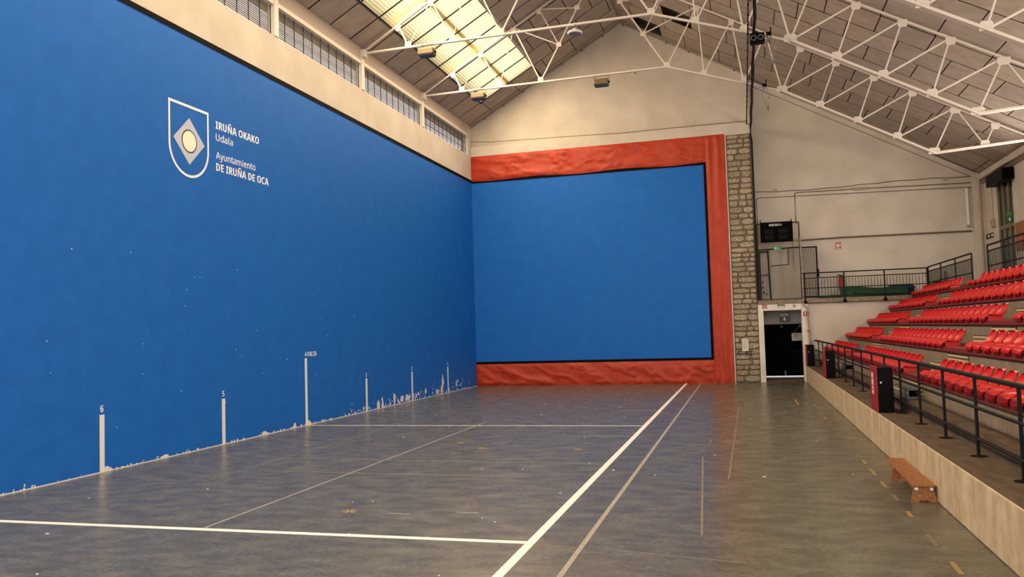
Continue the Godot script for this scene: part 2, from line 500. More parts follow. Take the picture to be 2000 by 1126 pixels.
# ---------------------------------------------------------------- left wall with the emblem
func build_left_wall() -> void:
	var wl := setting("wall_left", "long blue side wall with white distance marks, cream band and black strip above", "wall")
	box("blue_face", Vector3(-0.5, 0, -0.9), Vector3(0, 8.56, 39.2), "blue_paint", wl)
	box("black_strip", Vector3(-0.5, 8.56, -0.3), Vector3(0.012, 8.67, 39.2), "black_strip", wl)
	box("cream_band", Vector3(-0.5, 8.67, -0.3), Vector3(0.0, 9.71, 39.2), "cream_paint", wl, 0.01)
	box("eave_beam", Vector3(-0.42, 10.60, -0.3), Vector3(-0.02, 11.02, 39.2), "eave_paint", wl)
	for z in [5.4, 10.3, 15.15, 20.05, 25.0, 29.9, 34.8]:
		box("post", Vector3(-0.20, 9.71, z - 0.09), Vector3(0.02, 10.9, z + 0.09), "steel_white", wl, 0.01)
	box("corner_post", Vector3(-0.2, 9.71, -0.3), Vector3(0.0, 10.9, 0.3), "cream_paint", wl)
	# distance marks
	var marks := [[3.5, 0.98, "1"], [7.0, 0.99, "2"], [10.5, 0.98, "3"], [14.0, 1.71, "4 FALTA"], [17.5, 0.98, "5"], [21.0, 1.0, "6"], [24.5, 1.0, "7"]]
	for mk in marks:
		box("distance_mark", Vector3(0, 0, mk[0] - 0.055), Vector3(0.004, mk[1], mk[0] + 0.055), "line_white", wl)
		var wd := 0.075
		if mk[2].length() > 1:
			wd = 0.60
		text(mk[2], Vector3(0.0, mk[1] + 0.045, mk[0] + 0.04), Vector3(0, 0, -1), Vector3.UP, wd, 0.115, "line_white", wl, true)
	# the municipal emblem
	var n := Vector3(1, 0, 0)
	var u := Vector3(0, 0, -1)
	var o := Vector3(0, 6.355, 18.555)
	var outer := shield(0.645, 0.755, -0.11)
	var inner := shield(0.592, 0.70, -0.11)
	var st := mb()
	var cnt := outer.size()
	for i in cnt:
		var j := (i + 1) % cnt
		quad(st, o + u * outer[i].x + Vector3.UP * outer[i].y + n * 0.004, o + u * outer[j].x + Vector3.UP * outer[j].y + n * 0.004, o + u * inner[j].x + Vector3.UP * inner[j].y + n * 0.004, o + u * inner[i].x + Vector3.UP * inner[i].y + n * 0.004, n)
	obj("emblem_shield", st, "emblem_white", wl)
	st = mb()
	# a diamond drawn in fine rays
	var rays := 60
	for k in rays:
		for half in 2:
			var sgn := 1.0 if half == 0 else -1.0
			var t0 := float(k) / rays
			var t1 := t0 + 0.86 / rays
			var pa := Vector2(-0.50, 0).lerp(Vector2(0, 0.49 * sgn), t0)
			var pb := Vector2(-0.50, 0).lerp(Vector2(0, 0.49 * sgn), t1)
			for mir in [1.0, -1.0]:
				quad(st, o + u * pa.x * mir + Vector3.UP * pa.y + n * 0.003, o + u * pb.x * mir + Vector3.UP * pb.y + n * 0.003, o + u * pb.x * mir + n * 0.003, o + u * pa.x * mir + n * 0.003, n)
	obj("emblem_diamond", st, "emblem_grey", wl)
	for d in [[0.245, 0.004, "emblem_dark"], [0.215, 0.006, "emblem_cream"]]:
		st = mb()
		var pts := PackedVector2Array()
		for k in 40:
			pts.append(Vector2(cos(TAU * k / 40.0), sin(TAU * k / 40.0)) * d[0])
		prism(st, pts, o, u, Vector3.UP, n, d[1])
		obj("emblem_disc", st, d[2], wl)
	for t in [["IRUÑA OKAKO", 6.83, 1.66, 0.165, true], ["Udala", 6.57, 0.62, 0.15, false], ["Ayuntamiento", 6.17, 1.50, 0.155, false], ["DE IRUÑA DE OCA", 5.91, 2.05, 0.165, true]]:
		text(t[0], Vector3(0, t[1], 17.66), u, Vector3.UP, t[2], t[3], "emblem_white", wl, t[4])
	# paint that has come off along the foot of the wall
	st = mb()
	for k in 290:
		var z := 0.0
		var pick := rng.randf()
		if pick < 0.62:
			z = rng.randf_range(1.0, 11.5)
		elif pick < 0.8:
			z = rng.randf_range(11.5, 16.0)
		else:
			z = rng.randf_range(16.0, 24.0)
		var reach := 0.22 if z > 8.5 and z < 12.0 else (0.34 if z < 8.5 else 0.05)
		var y := absf(rng.randfn(0.0, 0.5)) * reach
		var r := rng.randf_range(0.010, 0.042) * (1.0 if z < 12.0 else 0.7)
		if y > reach * 0.7:
			r *= 0.6
		peel(st, z, y, r, rng.randf_range(0.7, 2.0))
	for b in [[4.1, 0.42, 0.13, 2.2], [4.2, 0.2, 0.1, 1.8], [2.6, 0.30, 0.09, 1.4], [2.4, 0.36, 0.07, 0.8], [4.6, 0.12, 0.12, 0.7], [7.5, 0.16, 0.12, 0.9], [7.9, 0.14, 0.14, 0.7], [8.5, 0.2, 0.09, 1.9], [9.4, 0.14, 0.08, 2.2], [9.7, 0.12, 0.09, 1.6], [5.8, 0.24, 0.10, 1.0], [6.5, 0.2, 0.09, 0.9], [20.9, 0.03, 0.1, 0.6], [13.9, 0.04, 0.13, 0.6], [14.6, 0.06, 0.10, 0.7], [15.9, 0.03, 0.16, 0.35], [19.4, 0.03, 0.14, 0.35]]:
		peel(st, b[0], b[1], b[2], b[3])
	var pe := obj("flaked_paint", st, "bare_plaster", wl)
	pe.set_meta("kind", "stuff")
	box("foot_line", Vector3(0, 0, 0), Vector3(0.006, 0.016, 27.0), "bare_plaster", wl)
	# knocks left by the ball
	st = mb()
	for k in 60:
		peel(st, rng.randf_range(2.0, 24.0), rng.randf_range(0.5, 4.2), rng.randf_range(0.006, 0.014), rng.randf_range(0.8, 2.0))
	var kn := obj("ball_knocks", st, "emblem_grey", wl)
	kn.set_meta("kind", "stuff")
	# louvred openings under the eaves
	var zs := [0.3, 5.4, 10.3, 15.15, 20.05, 25.0]
	for i in 5:
		louvre(i + 1, zs[i] + 0.10, zs[i + 1] - 0.10)
	box("clerestory_infill", Vector3(-0.3, 9.71, 25.0), Vector3(-0.05, 10.62, 39.2), "cream_paint", wl)

func peel(st: SurfaceTool, z: float, y: float, r: float, tall: float) -> void:
	var pts := PackedVector2Array()
	var cnt := 9
	var off := rng.randf_range(0.0012, 0.0060)
	for i in cnt:
		var rr := r * rng.randf_range(0.55, 1.35)
		pts.append(Vector2(cos(TAU * i / cnt) * rr, maxf(sin(TAU * i / cnt) * rr * tall, 0.004 - y)))
	for i in range(1, cnt - 1):
		var a: Vector2 = pts[0]
		var b := pts[i]
		var c := pts[i + 1]
		tri(st, Vector3(off, y + a.y, z - a.x), Vector3(off, y + b.y, z - b.x), Vector3(off, y + c.y, z - c.x), Vector3.RIGHT)

func shield(hw: float, top: float, knee: float) -> PackedVector2Array:
	var pts := PackedVector2Array([Vector2(-hw, top), Vector2(hw, top)])
	for k in 33:
		var a := PI * k / 32.0
		pts.append(Vector2(cos(a) * hw, knee - sin(a) * hw))
	return pts

func louvre(no: int, z0: float, z1: float) -> void:
	var words: String = ["louvred opening under the eaves ending at the white front gable", "louvred opening second from the front gable, under the eaves", "louvred opening third from the front gable, above the cream band", "louvred opening fourth from the front gable, above the cream band", "louvred opening fifth from the front gable, above the cream band"][no - 1]
	var w := setting("window_%d" % no, words, "louvre")
	var slat := mb()
	boxat(slat, Transform3D(Basis(Vector3.BACK, 0.0), Vector3.ZERO), Vector3(0.048, 0.009, z1 - z0))
	var sm := slat.commit()
	var y := 9.75
	while y < 10.58:
		var s := inst("slat", sm, "slat_metal", w)
		s.position = Vector3(-0.16, y, (z0 + z1) / 2)
		s.rotation.z = rng.randf_range(-0.05, 0.05)
		y += 0.048
	var cnt := int(round((z1 - z0) / 0.46))
	for k in cnt + 1:
		var z := lerpf(z0, z1, float(k) / cnt)
		box("bar", Vector3(-0.115, 9.71, z - 0.009), Vector3(-0.097, 10.61, z + 0.009), "dark_wire", w)
	if no == 1:
		for yy in [9.95, 10.2, 10.42]:
			box("bar", Vector3(-0.093, yy - 0.008, z0), Vector3(-0.08, yy + 0.008, z1), "dark_wire", w)
	var st := mb()
	bx(st, Vector3(-0.13, 10.50, z0), Vector3(0.0, 10.61, z1))
	bx(st, Vector3(-0.2, 9.70, z0), Vector3(-0.06, 9.73, z1))
	obj("frame", st, "steel_white", w)

# ---------------------------------------------------------------- front wall
func build_front_wall() -> void:
	var wf := setting("wall_front", "front court wall with blue panel, stone pier and cream top", "wall")
	box("core", Vector3(-0.5, 0, -0.85), Vector3(11.40, 10.08, -0.06), "cream_paint", wf)
	box("blue_panel", Vector3(0, 0.93, -0.06), Vector3(9.66, 8.60, 0.0), "blue_paint", wf)
	var st := mb()
	bx(st, Vector3(0, 8.54, -0.05), Vector3(9.66, 8.66, 0.025))
	bx(st, Vector3(9.60, 0.86, -0.05), Vector3(9.74, 8.66, 0.027))
	bx(st, Vector3(0, 0.86, -0.05), Vector3(9.66, 1.0, 0.026))
	obj("black_border", st, "black_strip", wf)
	box("white_edging", Vector3(10.44, 0, -0.06), Vector3(10.485, 9.66, 0.02), "white_paint", wf)
	box("cream_top", Vector3(-0.0, 9.62, -0.06), Vector3(11.44, 10.09, 0.0), "cream_paint", wf, 0.01)
	var pier := setting("stone_pier", "pier of rough brown stone courses beside the red canvas", "pier")
	box("mortar_bed", Vector3(10.487, 0, -0.059), Vector3(11.40, 9.63, -0.025), "mortar", pier)
	# stones of the pier, course by course
	var variants := []
	for k in 6:
		variants.append(stone_mesh(k))
	var y := 0.02
	while y < 9.58:
		var h := minf(rng.randf_range(0.17, 0.26), 9.61 - y)
		var x := 10.495
		while x < 11.36:
			var w := rng.randf_range(0.17, 0.66)
			if 11.40 - (x + w) < 0.16:
				w = 11.40 - x
			var s := inst("stone", variants[rng.randi() % 6], "stone_%d" % (rng.randi() % 4), pier)
			s.position = Vector3(x + w / 2, y + h / 2, -0.03)
			s.scale = Vector3(w - 0.025, h - 0.028, rng.randf_range(0.045, 0.085))
			x += w
		y += h
	# red canvas over the top, side and foot of the wall
	canvas("red_canvas_strip", "long red canvas strip stretched above the blue front panel", Vector3(0.01, 8.62, 0.0), Vector3(9.699, 9.67, 0.0), 1)
	canvas("red_canvas_strip", "tall red canvas strip hung between the blue front panel and stone pier", Vector3(9.70, 0.0, 0.0), Vector3(10.45, 9.68, 0.0), 2)
	canvas("red_canvas_strip", "low red canvas strip along the floor under the blue front panel", Vector3(0.01, 0.0, 0.0), Vector3(9.699, 0.90, 0.0), 3)
	# marks and a sheet of paper on the pier
	var pn := tag(box("paper_notice", Vector3(10.76, 1.22, 0.062), Vector3(11.0, 1.68, 0.066), "paper"), "white paper notice fixed to the stone pier", "notice")
	pn.name = "paper_notice"
	for l in 9:
		box("print_line", Vector3(10.79, 1.62 - l * 0.04, 0.066), Vector3(10.97 - (l % 3) * 0.03, 1.63 - l * 0.04, 0.067), "grey_plastic", pn)
	for q in [[10.62, [[0.0, 0.17, 0.04, 0.0], [0.0, 0.17, 0.13, 0.19]]], [10.84, [[0.10, 0.17, 0.02, 0.09], [0.02, 0.09, 0.11, 0.01]]], [10.99, [[0.0, 0.17, 0.17, 0.19], [0.09, 0.18, 0.09, 0.03], [0.09, 0.03, 0.0, 0.02]]]]:
		st = mb()
		for l in q[1]:
			bar(st, Vector3(q[0] + l[0], 1.03 + l[1], 0.058), Vector3(q[0] + l[2], 1.03 + l[3], 0.058), 0.028, 0.006, Vector3.BACK)
		obj("graffiti_stroke", st, "ink", pier)

func stone_mesh(sd: int) -> Mesh:
	var r := RandomNumberGenerator.new()
	r.seed = 900 + sd
	var st := mb()
	var ring := []
	for i in 12:
		var a := TAU * i / 12.0
		var p := Vector2(cos(a), sin(a))
		var q := p / maxf(absf(p.x), absf(p.y)) * 0.5
		q = q.lerp(p * 0.56, 0.22)
		ring.append(q * r.randf_range(0.93, 1.0))
	for i in 12:
		var j := (i + 1) % 12
		var a0 := Vector3(ring[i].x, ring[i].y, 0)
		var b0 := Vector3(ring[j].x, ring[j].y, 0)
		var a1 := Vector3(ring[i].x * 0.97, ring[i].y * 0.94, 0.75)
		var b1 := Vector3(ring[j].x * 0.97, ring[j].y * 0.94, 0.75)
		var a2 := Vector3(ring[i].x * 0.86, ring[i].y * 0.74, 1.0)
		var b2 := Vector3(ring[j].x * 0.86, ring[j].y * 0.74, 1.0)
		quad(st, a0, b0, b1, a1, a0 + b0)
		quad(st, a1, b1, b2, a2, a0 + b0 + Vector3(0, 0, 0.6))
		tri(st, a2, b2, Vector3(0, 0, 1.0), Vector3(0, 0, 1))
	return st.commit()

func canvas(called: String, label: String, lo: Vector3, hi: Vector3, sd: int) -> void:
	var n := FastNoiseLite.new()
	n.seed = 40 + sd
	n.frequency = 0.5
	n.fractal_octaves = 3
	var tall := hi.y - lo.y > hi.x - lo.x
	var nx := 16 if tall else 90
	var ny := 90 if tall else 16
	var g := []
	for i in ny + 1:
		var row := []
		for j in nx + 1:
			var x := lerpf(lo.x, hi.x, float(j) / nx)
			var y := lerpf(lo.y, hi.y, float(i) / ny)
			var e := minf(minf(x - lo.x, hi.x - x), minf(y - lo.y, hi.y - y))
			var k := clampf(e / 0.12, 0.0, 1.0)
			var fold := 0.0
			if tall:
				fold = 0.5 + 0.5 * sin(x * 15.0 + 2.0 * n.get_noise_2d(x, y * 0.35)) + 0.5 * pow(1.0 - absf(n.get_noise_2d(x * 3.0 + 9.0, y * 0.5)), 8.0)
				fold *= 0.6 + 0.4 * n.get_noise_2d(x * 2.0, y * 0.5)
			else:
				fold = 0.25 + 0.55 * n.get_noise_2d(x * 0.9 + y * 1.2, y * 2.4) + 0.8 * pow(1.0 - absf(n.get_noise_2d(x * 1.1 + y * 2.2, y * 1.3 - x * 0.5)), 6.0) + 0.25 * sin((x * 0.55 - y) * 5.0 + 3.0 * n.get_noise_2d(x, y)) * exp(-absf(x - lo.x - 1.2) * 0.5)
			row.append(Vector3(x, y - (0.03 * sin(x * 1.7) * (1.0 - float(i) / ny) if sd == 1 else 0.0), 0.031 + maxf(0.0, fold) * 0.075 * k))
		g.append(row)
	var st := mb()
	sheet(st, g, Vector3.BACK)
	# hem folded round to the wall
	for e in [[lo, Vector3(hi.x, lo.y, 0), Vector3.DOWN], [Vector3(lo.x, hi.y, 0), hi, Vector3.UP], [lo, Vector3(lo.x, hi.y, 0), Vector3.LEFT], [Vector3(hi.x, lo.y, 0), hi, Vector3.RIGHT]]:
		quad(st, e[0] + Vector3(0, 0, 0.0285), e[1] + Vector3(0, 0, 0.0285), e[1] + Vector3(0, 0, 0.031), e[0] + Vector3(0, 0, 0.031), e[2])
	var t := thing(called, label, "canvas", "red canvas strips framing the front wall")
	obj("cloth", st, "red_canvas", t)
	var hem := mb()
	if tall:
		bx(hem, Vector3(lo.x + 0.005, lo.y, 0.03), Vector3(lo.x + 0.045, hi.y, 0.036))
	else:
		bx(hem, Vector3(lo.x, hi.y - 0.045, 0.03), Vector3(hi.x, hi.y - 0.005, 0.036))
	obj("seam", hem, "red_canvas", t)

# ---------------------------------------------------------------- gable and back wall
func build_gable() -> void:
	var gw := setting("wall_gable", "cream gable wall above the front court wall, under the roof ridge", "wall")
	var st := mb()
	prism(st, PackedVector2Array([Vector2(-0.5, 10.0), Vector2(11.40, 10.0), Vector2(11.40, roof_y(11.40) + 0.05), Vector2(6.5, 14.85), Vector2(-0.5, roof_y(-0.5) + 0.05)]), Vector3(0, 0, -0.7), Vector3.RIGHT, Vector3.UP, Vector3.BACK, 0.4)
	obj("plaster_face", st, "cream_paint", gw)
	st = mb()
	bar(st, Vector3(0.0, roof_y(0.0) - 0.05, -0.28), Vector3(6.5, 14.72, -0.28), 0.05, 0.10, Vector3.BACK)
	bar(st, Vector3(6.5, 14.72, -0.28), Vector3(11.4, roof_y(11.4) - 0.05, -0.28), 0.05, 0.10, Vector3.BACK)
	obj("edge_trim", st, "panel_1", gw)
	for k in 13:
		var x := 0.6 + k * 0.86
		box("trim_bolt", Vector3(x - 0.02, roof_y(x) - 0.13, -0.25), Vector3(x + 0.02, roof_y(x) - 0.07, -0.22), "dark_wire", gw)
	box("vent_stub", Vector3(7.0, 12.55, -0.3), Vector3(7.06, 12.61, -0.24), "conduit", gw, 0.015)
	var wb := setting("wall_back", "cream back wall behind the balcony with conduits running across", "wall")
	st = mb()
	prism(st, PackedVector2Array([Vector2(10.9, 2.9), Vector2(19.9, 2.9), Vector2(19.9, roof_y(19.9) + 0.1), Vector2(10.9, roof_y(10.9) + 0.1)]), Vector3(0, 0, -1.3), Vector3.RIGHT, Vector3.UP, Vector3.BACK, 0.3)
	obj("plaster_face", st, "cream_paint", wb)
	st = mb()
	bar(st, Vector3(11.4, roof_y(11.4) - 0.16, -0.92), Vector3(19.6, roof_y(19.6) - 0.16, -0.92), 0.18, 0.24, Vector3.BACK)
	obj("sloping_beam", st, "cream_paint", wb)
	box("lower_face", Vector3(13.2, 0, -0.75), Vector3(19.9, 2.95, -0.12), "cream_paint", wb)
	box("column", Vector3(19.22, 2.9, -1.0), Vector3(19.6, 7.6, -0.86), "cream_paint", wb)

# ---------------------------------------------------------------- ceiling of boards, with the strip of translucent sheets
func build_ceiling() -> void:
	var c := setting("ceiling", "pitched ceiling of staggered brown boards with dark joints", "ceiling")
	var ul := Vector3(1, 0.568, 0).normalized()
	var ur := Vector3(1, -0.555, 0).normalized()
	var nl := Vector3(-0.568, 1, 0).normalized()
	var nr := Vector3(0.555, 1, 0).normalized()
	var unit := mb()
	bx(unit, Vector3(-0.5, 0, -0.5), Vector3(0.5, 1, 0.5))
	var um := unit.commit()
	var pitch := 1.22
	var place := func(x0: float, x1: float, z0: float, right: bool) -> void:
		var xm := (x0 + x1) / 2.0
		var uu: Vector3 = ur if right else ul
		var nn: Vector3 = nr if right else nl
		var p := inst("board", um, "panel_%d" % (rng.randi() % 3), c)
		var ln: float = (x1 - x0) / uu.x - 0.03
		var drop := rng.randf_range(0.0, 0.006)
		p.transform = Transform3D(Basis(uu * ln, nn * 0.007, Vector3.BACK * (pitch - 0.06)), Vector3(xm, roof_y(xm), z0 + pitch / 2.0) - nn * drop)
	var phase := [10.38, 12.26, 10.70, 13.37, 10.25, 10.89, 12.75, 13.41, 15.95, 16.56, 13.40, 12.75, 13.40]
	for k in range(-1, 12):
		var z0 := 0.05 + pitch * k
		# right slope
		var x := fposmod(phase[maxi(k, 0)] - 6.5, 1.275) + 6.5
		var cuts := [6.5]
		if x - 6.5 > 0.12:
			cuts.append(x)
		while x + 1.275 < 19.5:
			x += 1.275
			cuts.append(x)
		cuts.append(19.75)
		if k == 0:
			cuts = [6.5, 7.16, 8.2] + cuts.filter(func(v): return v > 8.6)
		elif k == 2:
			cuts = [6.5, 7.3, 8.5, 9.48] + cuts.filter(func(v): return v > 9.9)
		for i in cuts.size() - 1:
			var xm: float = (cuts[i] + cuts[i + 1]) / 2.0
			if k == 0 and xm > 7.6 and xm < 7.75:
				continue
			if k == 2 and xm > 8.9 and xm < 9.1:
				continue
			place.call(cuts[i], cuts[i + 1], z0, true)
		# left slope
		if k < 1:
			place.call(-0.45, 0.94, z0, false)
			place.call(0.94, 2.2, z0, false)
			place.call(2.2, 3.13, z0, false)
		else:
			place.call(-0.45, 0.90, z0, false)
		var lp: float = [4.68, 5.17, 4.67, 5.11, 4.75, 4.3, 4.75, 4.3, 4.75, 4.3, 4.75, 4.3][maxi(k, 0)]
		var xs := [3.16]
		var xx := fposmod(lp - 3.3, 1.17) + 3.3
		while xx < 6.35:
			xs.append(xx)
			xx += 1.17
		xs.append(6.5)
		for i in xs.size() - 1:
			place.call(xs[i], xs[i + 1], z0, false)
	# roof deck over the boards
	var st := mb()
	deck(st, 6.5, 20.1, -1.4, 14.7, 0.38)
	deck(st, 3.17, 6.5, -1.4, 14.7, 0.38)
	deck(st, -0.7, 0.89, -1.4, 14.7, 0.38)
	deck(st, 0.89, 3.17, -1.4, 1.20, 0.38)
	obj("roof_deck", st, "deck_wood", c)
	st = mb()
	deck(st, 6.5, 20.1, 14.7, 39.4, 0.0)
	deck(st, 3.16, 6.5, 14.7, 39.4, 0.0)
	deck(st, -0.7, 0.90, 14.7, 39.4, 0.0)
	obj("plain_lining", st, "panel_0", c)
	# pale repair patches and scuffs on the boards
	for k in 46:
		var x := rng.randf_range(9.6, 18.4)
		var z := rng.randf_range(0.4, 12.0)
		var sx := rng.randf_range(0.03, 0.13)
		var sz := rng.randf_range(0.03, 0.12)
		var pts := PackedVector2Array()
		for i in 7:
			pts.append(Vector2(cos(TAU * i / 7.0) * sx, sin(TAU * i / 7.0) * sz) * rng.randf_range(0.6, 1.2))
		st = mb()
		prism(st, pts, Vector3(x, roof_y(x) - 0.008, z), ur, Vector3.BACK, -nr, 0.004)
		obj("patch", st, "patch_pale", c)
	# translucent strip
	var sk := setting("window_6", "long roof light of corrugated yellowish translucent sheets above the blue wall", "skylight")
	var zs := [1.25, 5.45, 10.35, 15.2, 20.05, 25.0, 29.9, 34.8, 39.0]
	for half in 2:
		var xa: float = [0.90, 2.02][half]
		var xb: float = [2.06, 3.16][half]
		for i in zs.size() - 1:
			var g := []
			var cols := int((xb - xa) / 0.0105)
			for e in 2:
				var row := []
				for j in cols + 1:
					var x := lerpf(xa, xb, float(j) / cols)
					row.append(Vector3(x, roof_y(x) + 0.02 + 0.012 * half, 0) + nl * (0.022 * sin(TAU * x / 0.088)) + Vector3(0, 0, zs[i] - 0.05 if e == 0 else zs[i + 1] + 0.05) + nl * (0.012 if e == 0 else 0.0))
				g.append(row)
			st = mb()
			sheet(st, g, -nl)
			obj("sheet", st, "translucent_sheet", sk)
	for k in range(1, 31):
		var z := 0.05 + pitch * k
		if z > 38.5:
			break
		st = mb()
		bar(st, Vector3(0.88, roof_y(0.88) - 0.015, z), Vector3(3.18, roof_y(3.18) - 0.015, z), 0.026, 0.035, nl)
		obj("glazing_bar", st, "dark_wire", sk)
	st = mb()
	bar(st, Vector3(2.04, roof_y(2.04) + 0.12, 1.2), Vector3(2.04, roof_y(2.04) + 0.12, 39.0), 0.12, 0.08, nl)
	obj("purlin", st, "steel_white", sk)
	st = mb()
	bar(st, Vector3(0.91, roof_y(0.91) - 0.02, 1.2), Vector3(0.91, roof_y(0.91) - 0.02, 39.0), 0.05, 0.05, nl)
	obj("edge_bar", st, "dark_wire", sk)
	st = mb()
	bar(st, Vector3(3.15, roof_y(3.15) - 0.02, 1.2), Vector3(3.15, roof_y(3.15) - 0.02, 39.0), 0.06, 0.05, nl)
	obj("edge_bar", st, "eave_paint", sk)

func deck(st: SurfaceTool, x0: float, x1: float, z0: float, z1: float, lift: float) -> void:
	prism(st, PackedVector2Array([Vector2(x0, roof_y(x0) + lift), Vector2(x1, roof_y(x1) + lift), Vector2(x1, roof_y(x1) + lift + 0.15), Vector2(x0, roof_y(x0) + lift + 0.15)]), Vector3(0, 0, z0), Vector3.RIGHT, Vector3.UP, Vector3.BACK, z1 - z0)
	if lift < 0.05:
		return
	# boards that close the roof space at its edges
	for e in [[x0, x0 + 0.02], [x1 - 0.02, x1]]:
		prism(st, PackedVector2Array([Vector2(e[0], roof_y(e[0]) + 0.012), Vector2(e[1], roof_y(e[1]) + 0.012), Vector2(e[1], roof_y(e[1]) + lift), Vector2(e[0], roof_y(e[0]) + lift)]), Vector3(0, 0, z0), Vector3.RIGHT, Vector3.UP, Vector3.BACK, z1 - z0)
	for z in [z0, z1 - 0.02]:
		prism(st, PackedVector2Array([Vector2(x0, roof_y(x0) + 0.012), Vector2(x1, roof_y(x1) + 0.012), Vector2(x1, roof_y(x1) + lift), Vector2(x0, roof_y(x0) + lift)]), Vector3(0, 0, z), Vector3.RIGHT, Vector3.UP, Vector3.BACK, 0.02)

# ---------------------------------------------------------------- right wall, rear wall
func build_right_side() -> void:
	var wr := setting("wall_right", "cream side wall behind the top walkway of the grandstand", "wall")
	box("face", Vector3(19.6, 2.9, -1.3), Vector3(19.95, 7.75, 0.62), "cream_paint", wr)
	var za := 2.42
	for k in 7:
		var zw := 6.0 + k * 4.9
		box("face", Vector3(19.6, 2.9, za), Vector3(19.95, 7.75, zw - 0.9), "cream_paint", wr)
		box("face", Vector3(19.6, 2.9, zw - 0.9), Vector3(19.95, 3.9, zw + 0.9), "cream_paint", wr)
		box("face", Vector3(19.6, 7.02, zw - 0.9), Vector3(19.95, 7.75, zw + 0.9), "cream_paint", wr)
		za = zw + 0.9
		var sw := setting("window_%d" % (8 + k), "tall window in the right wall, number %d from the back corner" % (k + 2), "window")
		var sf := mb()
		for z in [zw - 0.86, zw - 0.3, zw + 0.3, zw + 0.86]:
			bx(sf, Vector3(19.66, 3.9, z - 0.04), Vector3(19.74, 7.02, z + 0.04))
		for y in [3.95, 5.4, 6.97]:
			bx(sf, Vector3(19.66, y - 0.05, zw - 0.9), Vector3(19.74, y + 0.05, zw + 0.9))
		obj("window_frame", sf, "steel_white", sw)
	box("face", Vector3(19.6, 2.9, za), Vector3(19.95, 7.75, 39.4), "cream_paint", wr)
	box("face", Vector3(19.6, 7.02, 0.62), Vector3(19.95, 7.75, 2.42), "cream_paint", wr)
	box("face", Vector3(19.6, 0, -0.75), Vector3(19.95, 2.9, 39.4), "cream_paint", wr)
	box("eave_ledge", Vector3(19.42, 7.30, -1.0), Vector3(19.6, 7.50, 39.0), "cream_paint", wr)
	var w := setting("window_7", "tall dark window with upright bars in the right wall beside the corner", "window")
	var st := mb()
	for z in [0.66, 1.22, 1.80, 2.38]:
		bx(st, Vector3(19.63, 3.1, z - 0.05), Vector3(19.72, 7.02, z + 0.05))
	for y in [3.14, 5.30, 6.98]:
		bx(st, Vector3(19.63, y - 0.07, 0.62), Vector3(19.73, y + 0.07, 2.42))
	var wfr := obj("window_frame", st, "window_frame_paint", w)
	for i in 3:
		for r in 2:
			var z0: float = [0.71, 1.27, 1.85][i]
			var z1: float = [1.17, 1.75, 2.33][i]
			box("pane", Vector3(19.675, [3.21, 5.37][r], z0), Vector3(19.685, [5.23, 6.91][r], z1), "window_glass", wfr)

func build_rear() -> void:
	var wr := setting("wall_rear", "rear gable wall with tall glazing, opposite the front court wall", "wall")
	box("face", Vector3(-0.5, 0, 39.2), Vector3(19.95, 2.1, 39.5), "cream_paint", wr)
	box("face", Vector3(-0.5, 2.1, 39.2), Vector3(2.4, 8.3, 39.5), "cream_paint", wr)
	box("face", Vector3(15.6, 2.1, 39.2), Vector3(19.95, 8.3, 39.5), "cream_paint", wr)
	var st := mb()
	prism(st, PackedVector2Array([Vector2(-0.5, 8.3), Vector2(19.95, 8.3), Vector2(19.95, 7.4), Vector2(20.0, 7.4), Vector2(18.0, roof_y(18.0) + 0.1), Vector2(6.5, 14.9), Vector2(-0.5, roof_y(-0.5) + 0.1)]), Vector3(0, 0, 39.2), Vector3.RIGHT, Vector3.UP, Vector3.BACK, 0.3)
	obj("gable_face", st, "cream_paint", wr)
	st = mb()
	for k in 8:
		var x := 2.4 + k * 13.2 / 7.0
		bx(st, Vector3(x - 0.05, 2.1, 39.27), Vector3(x + 0.05, 8.3, 39.4))
	obj("glazing_frame", st, "steel_white", wr)

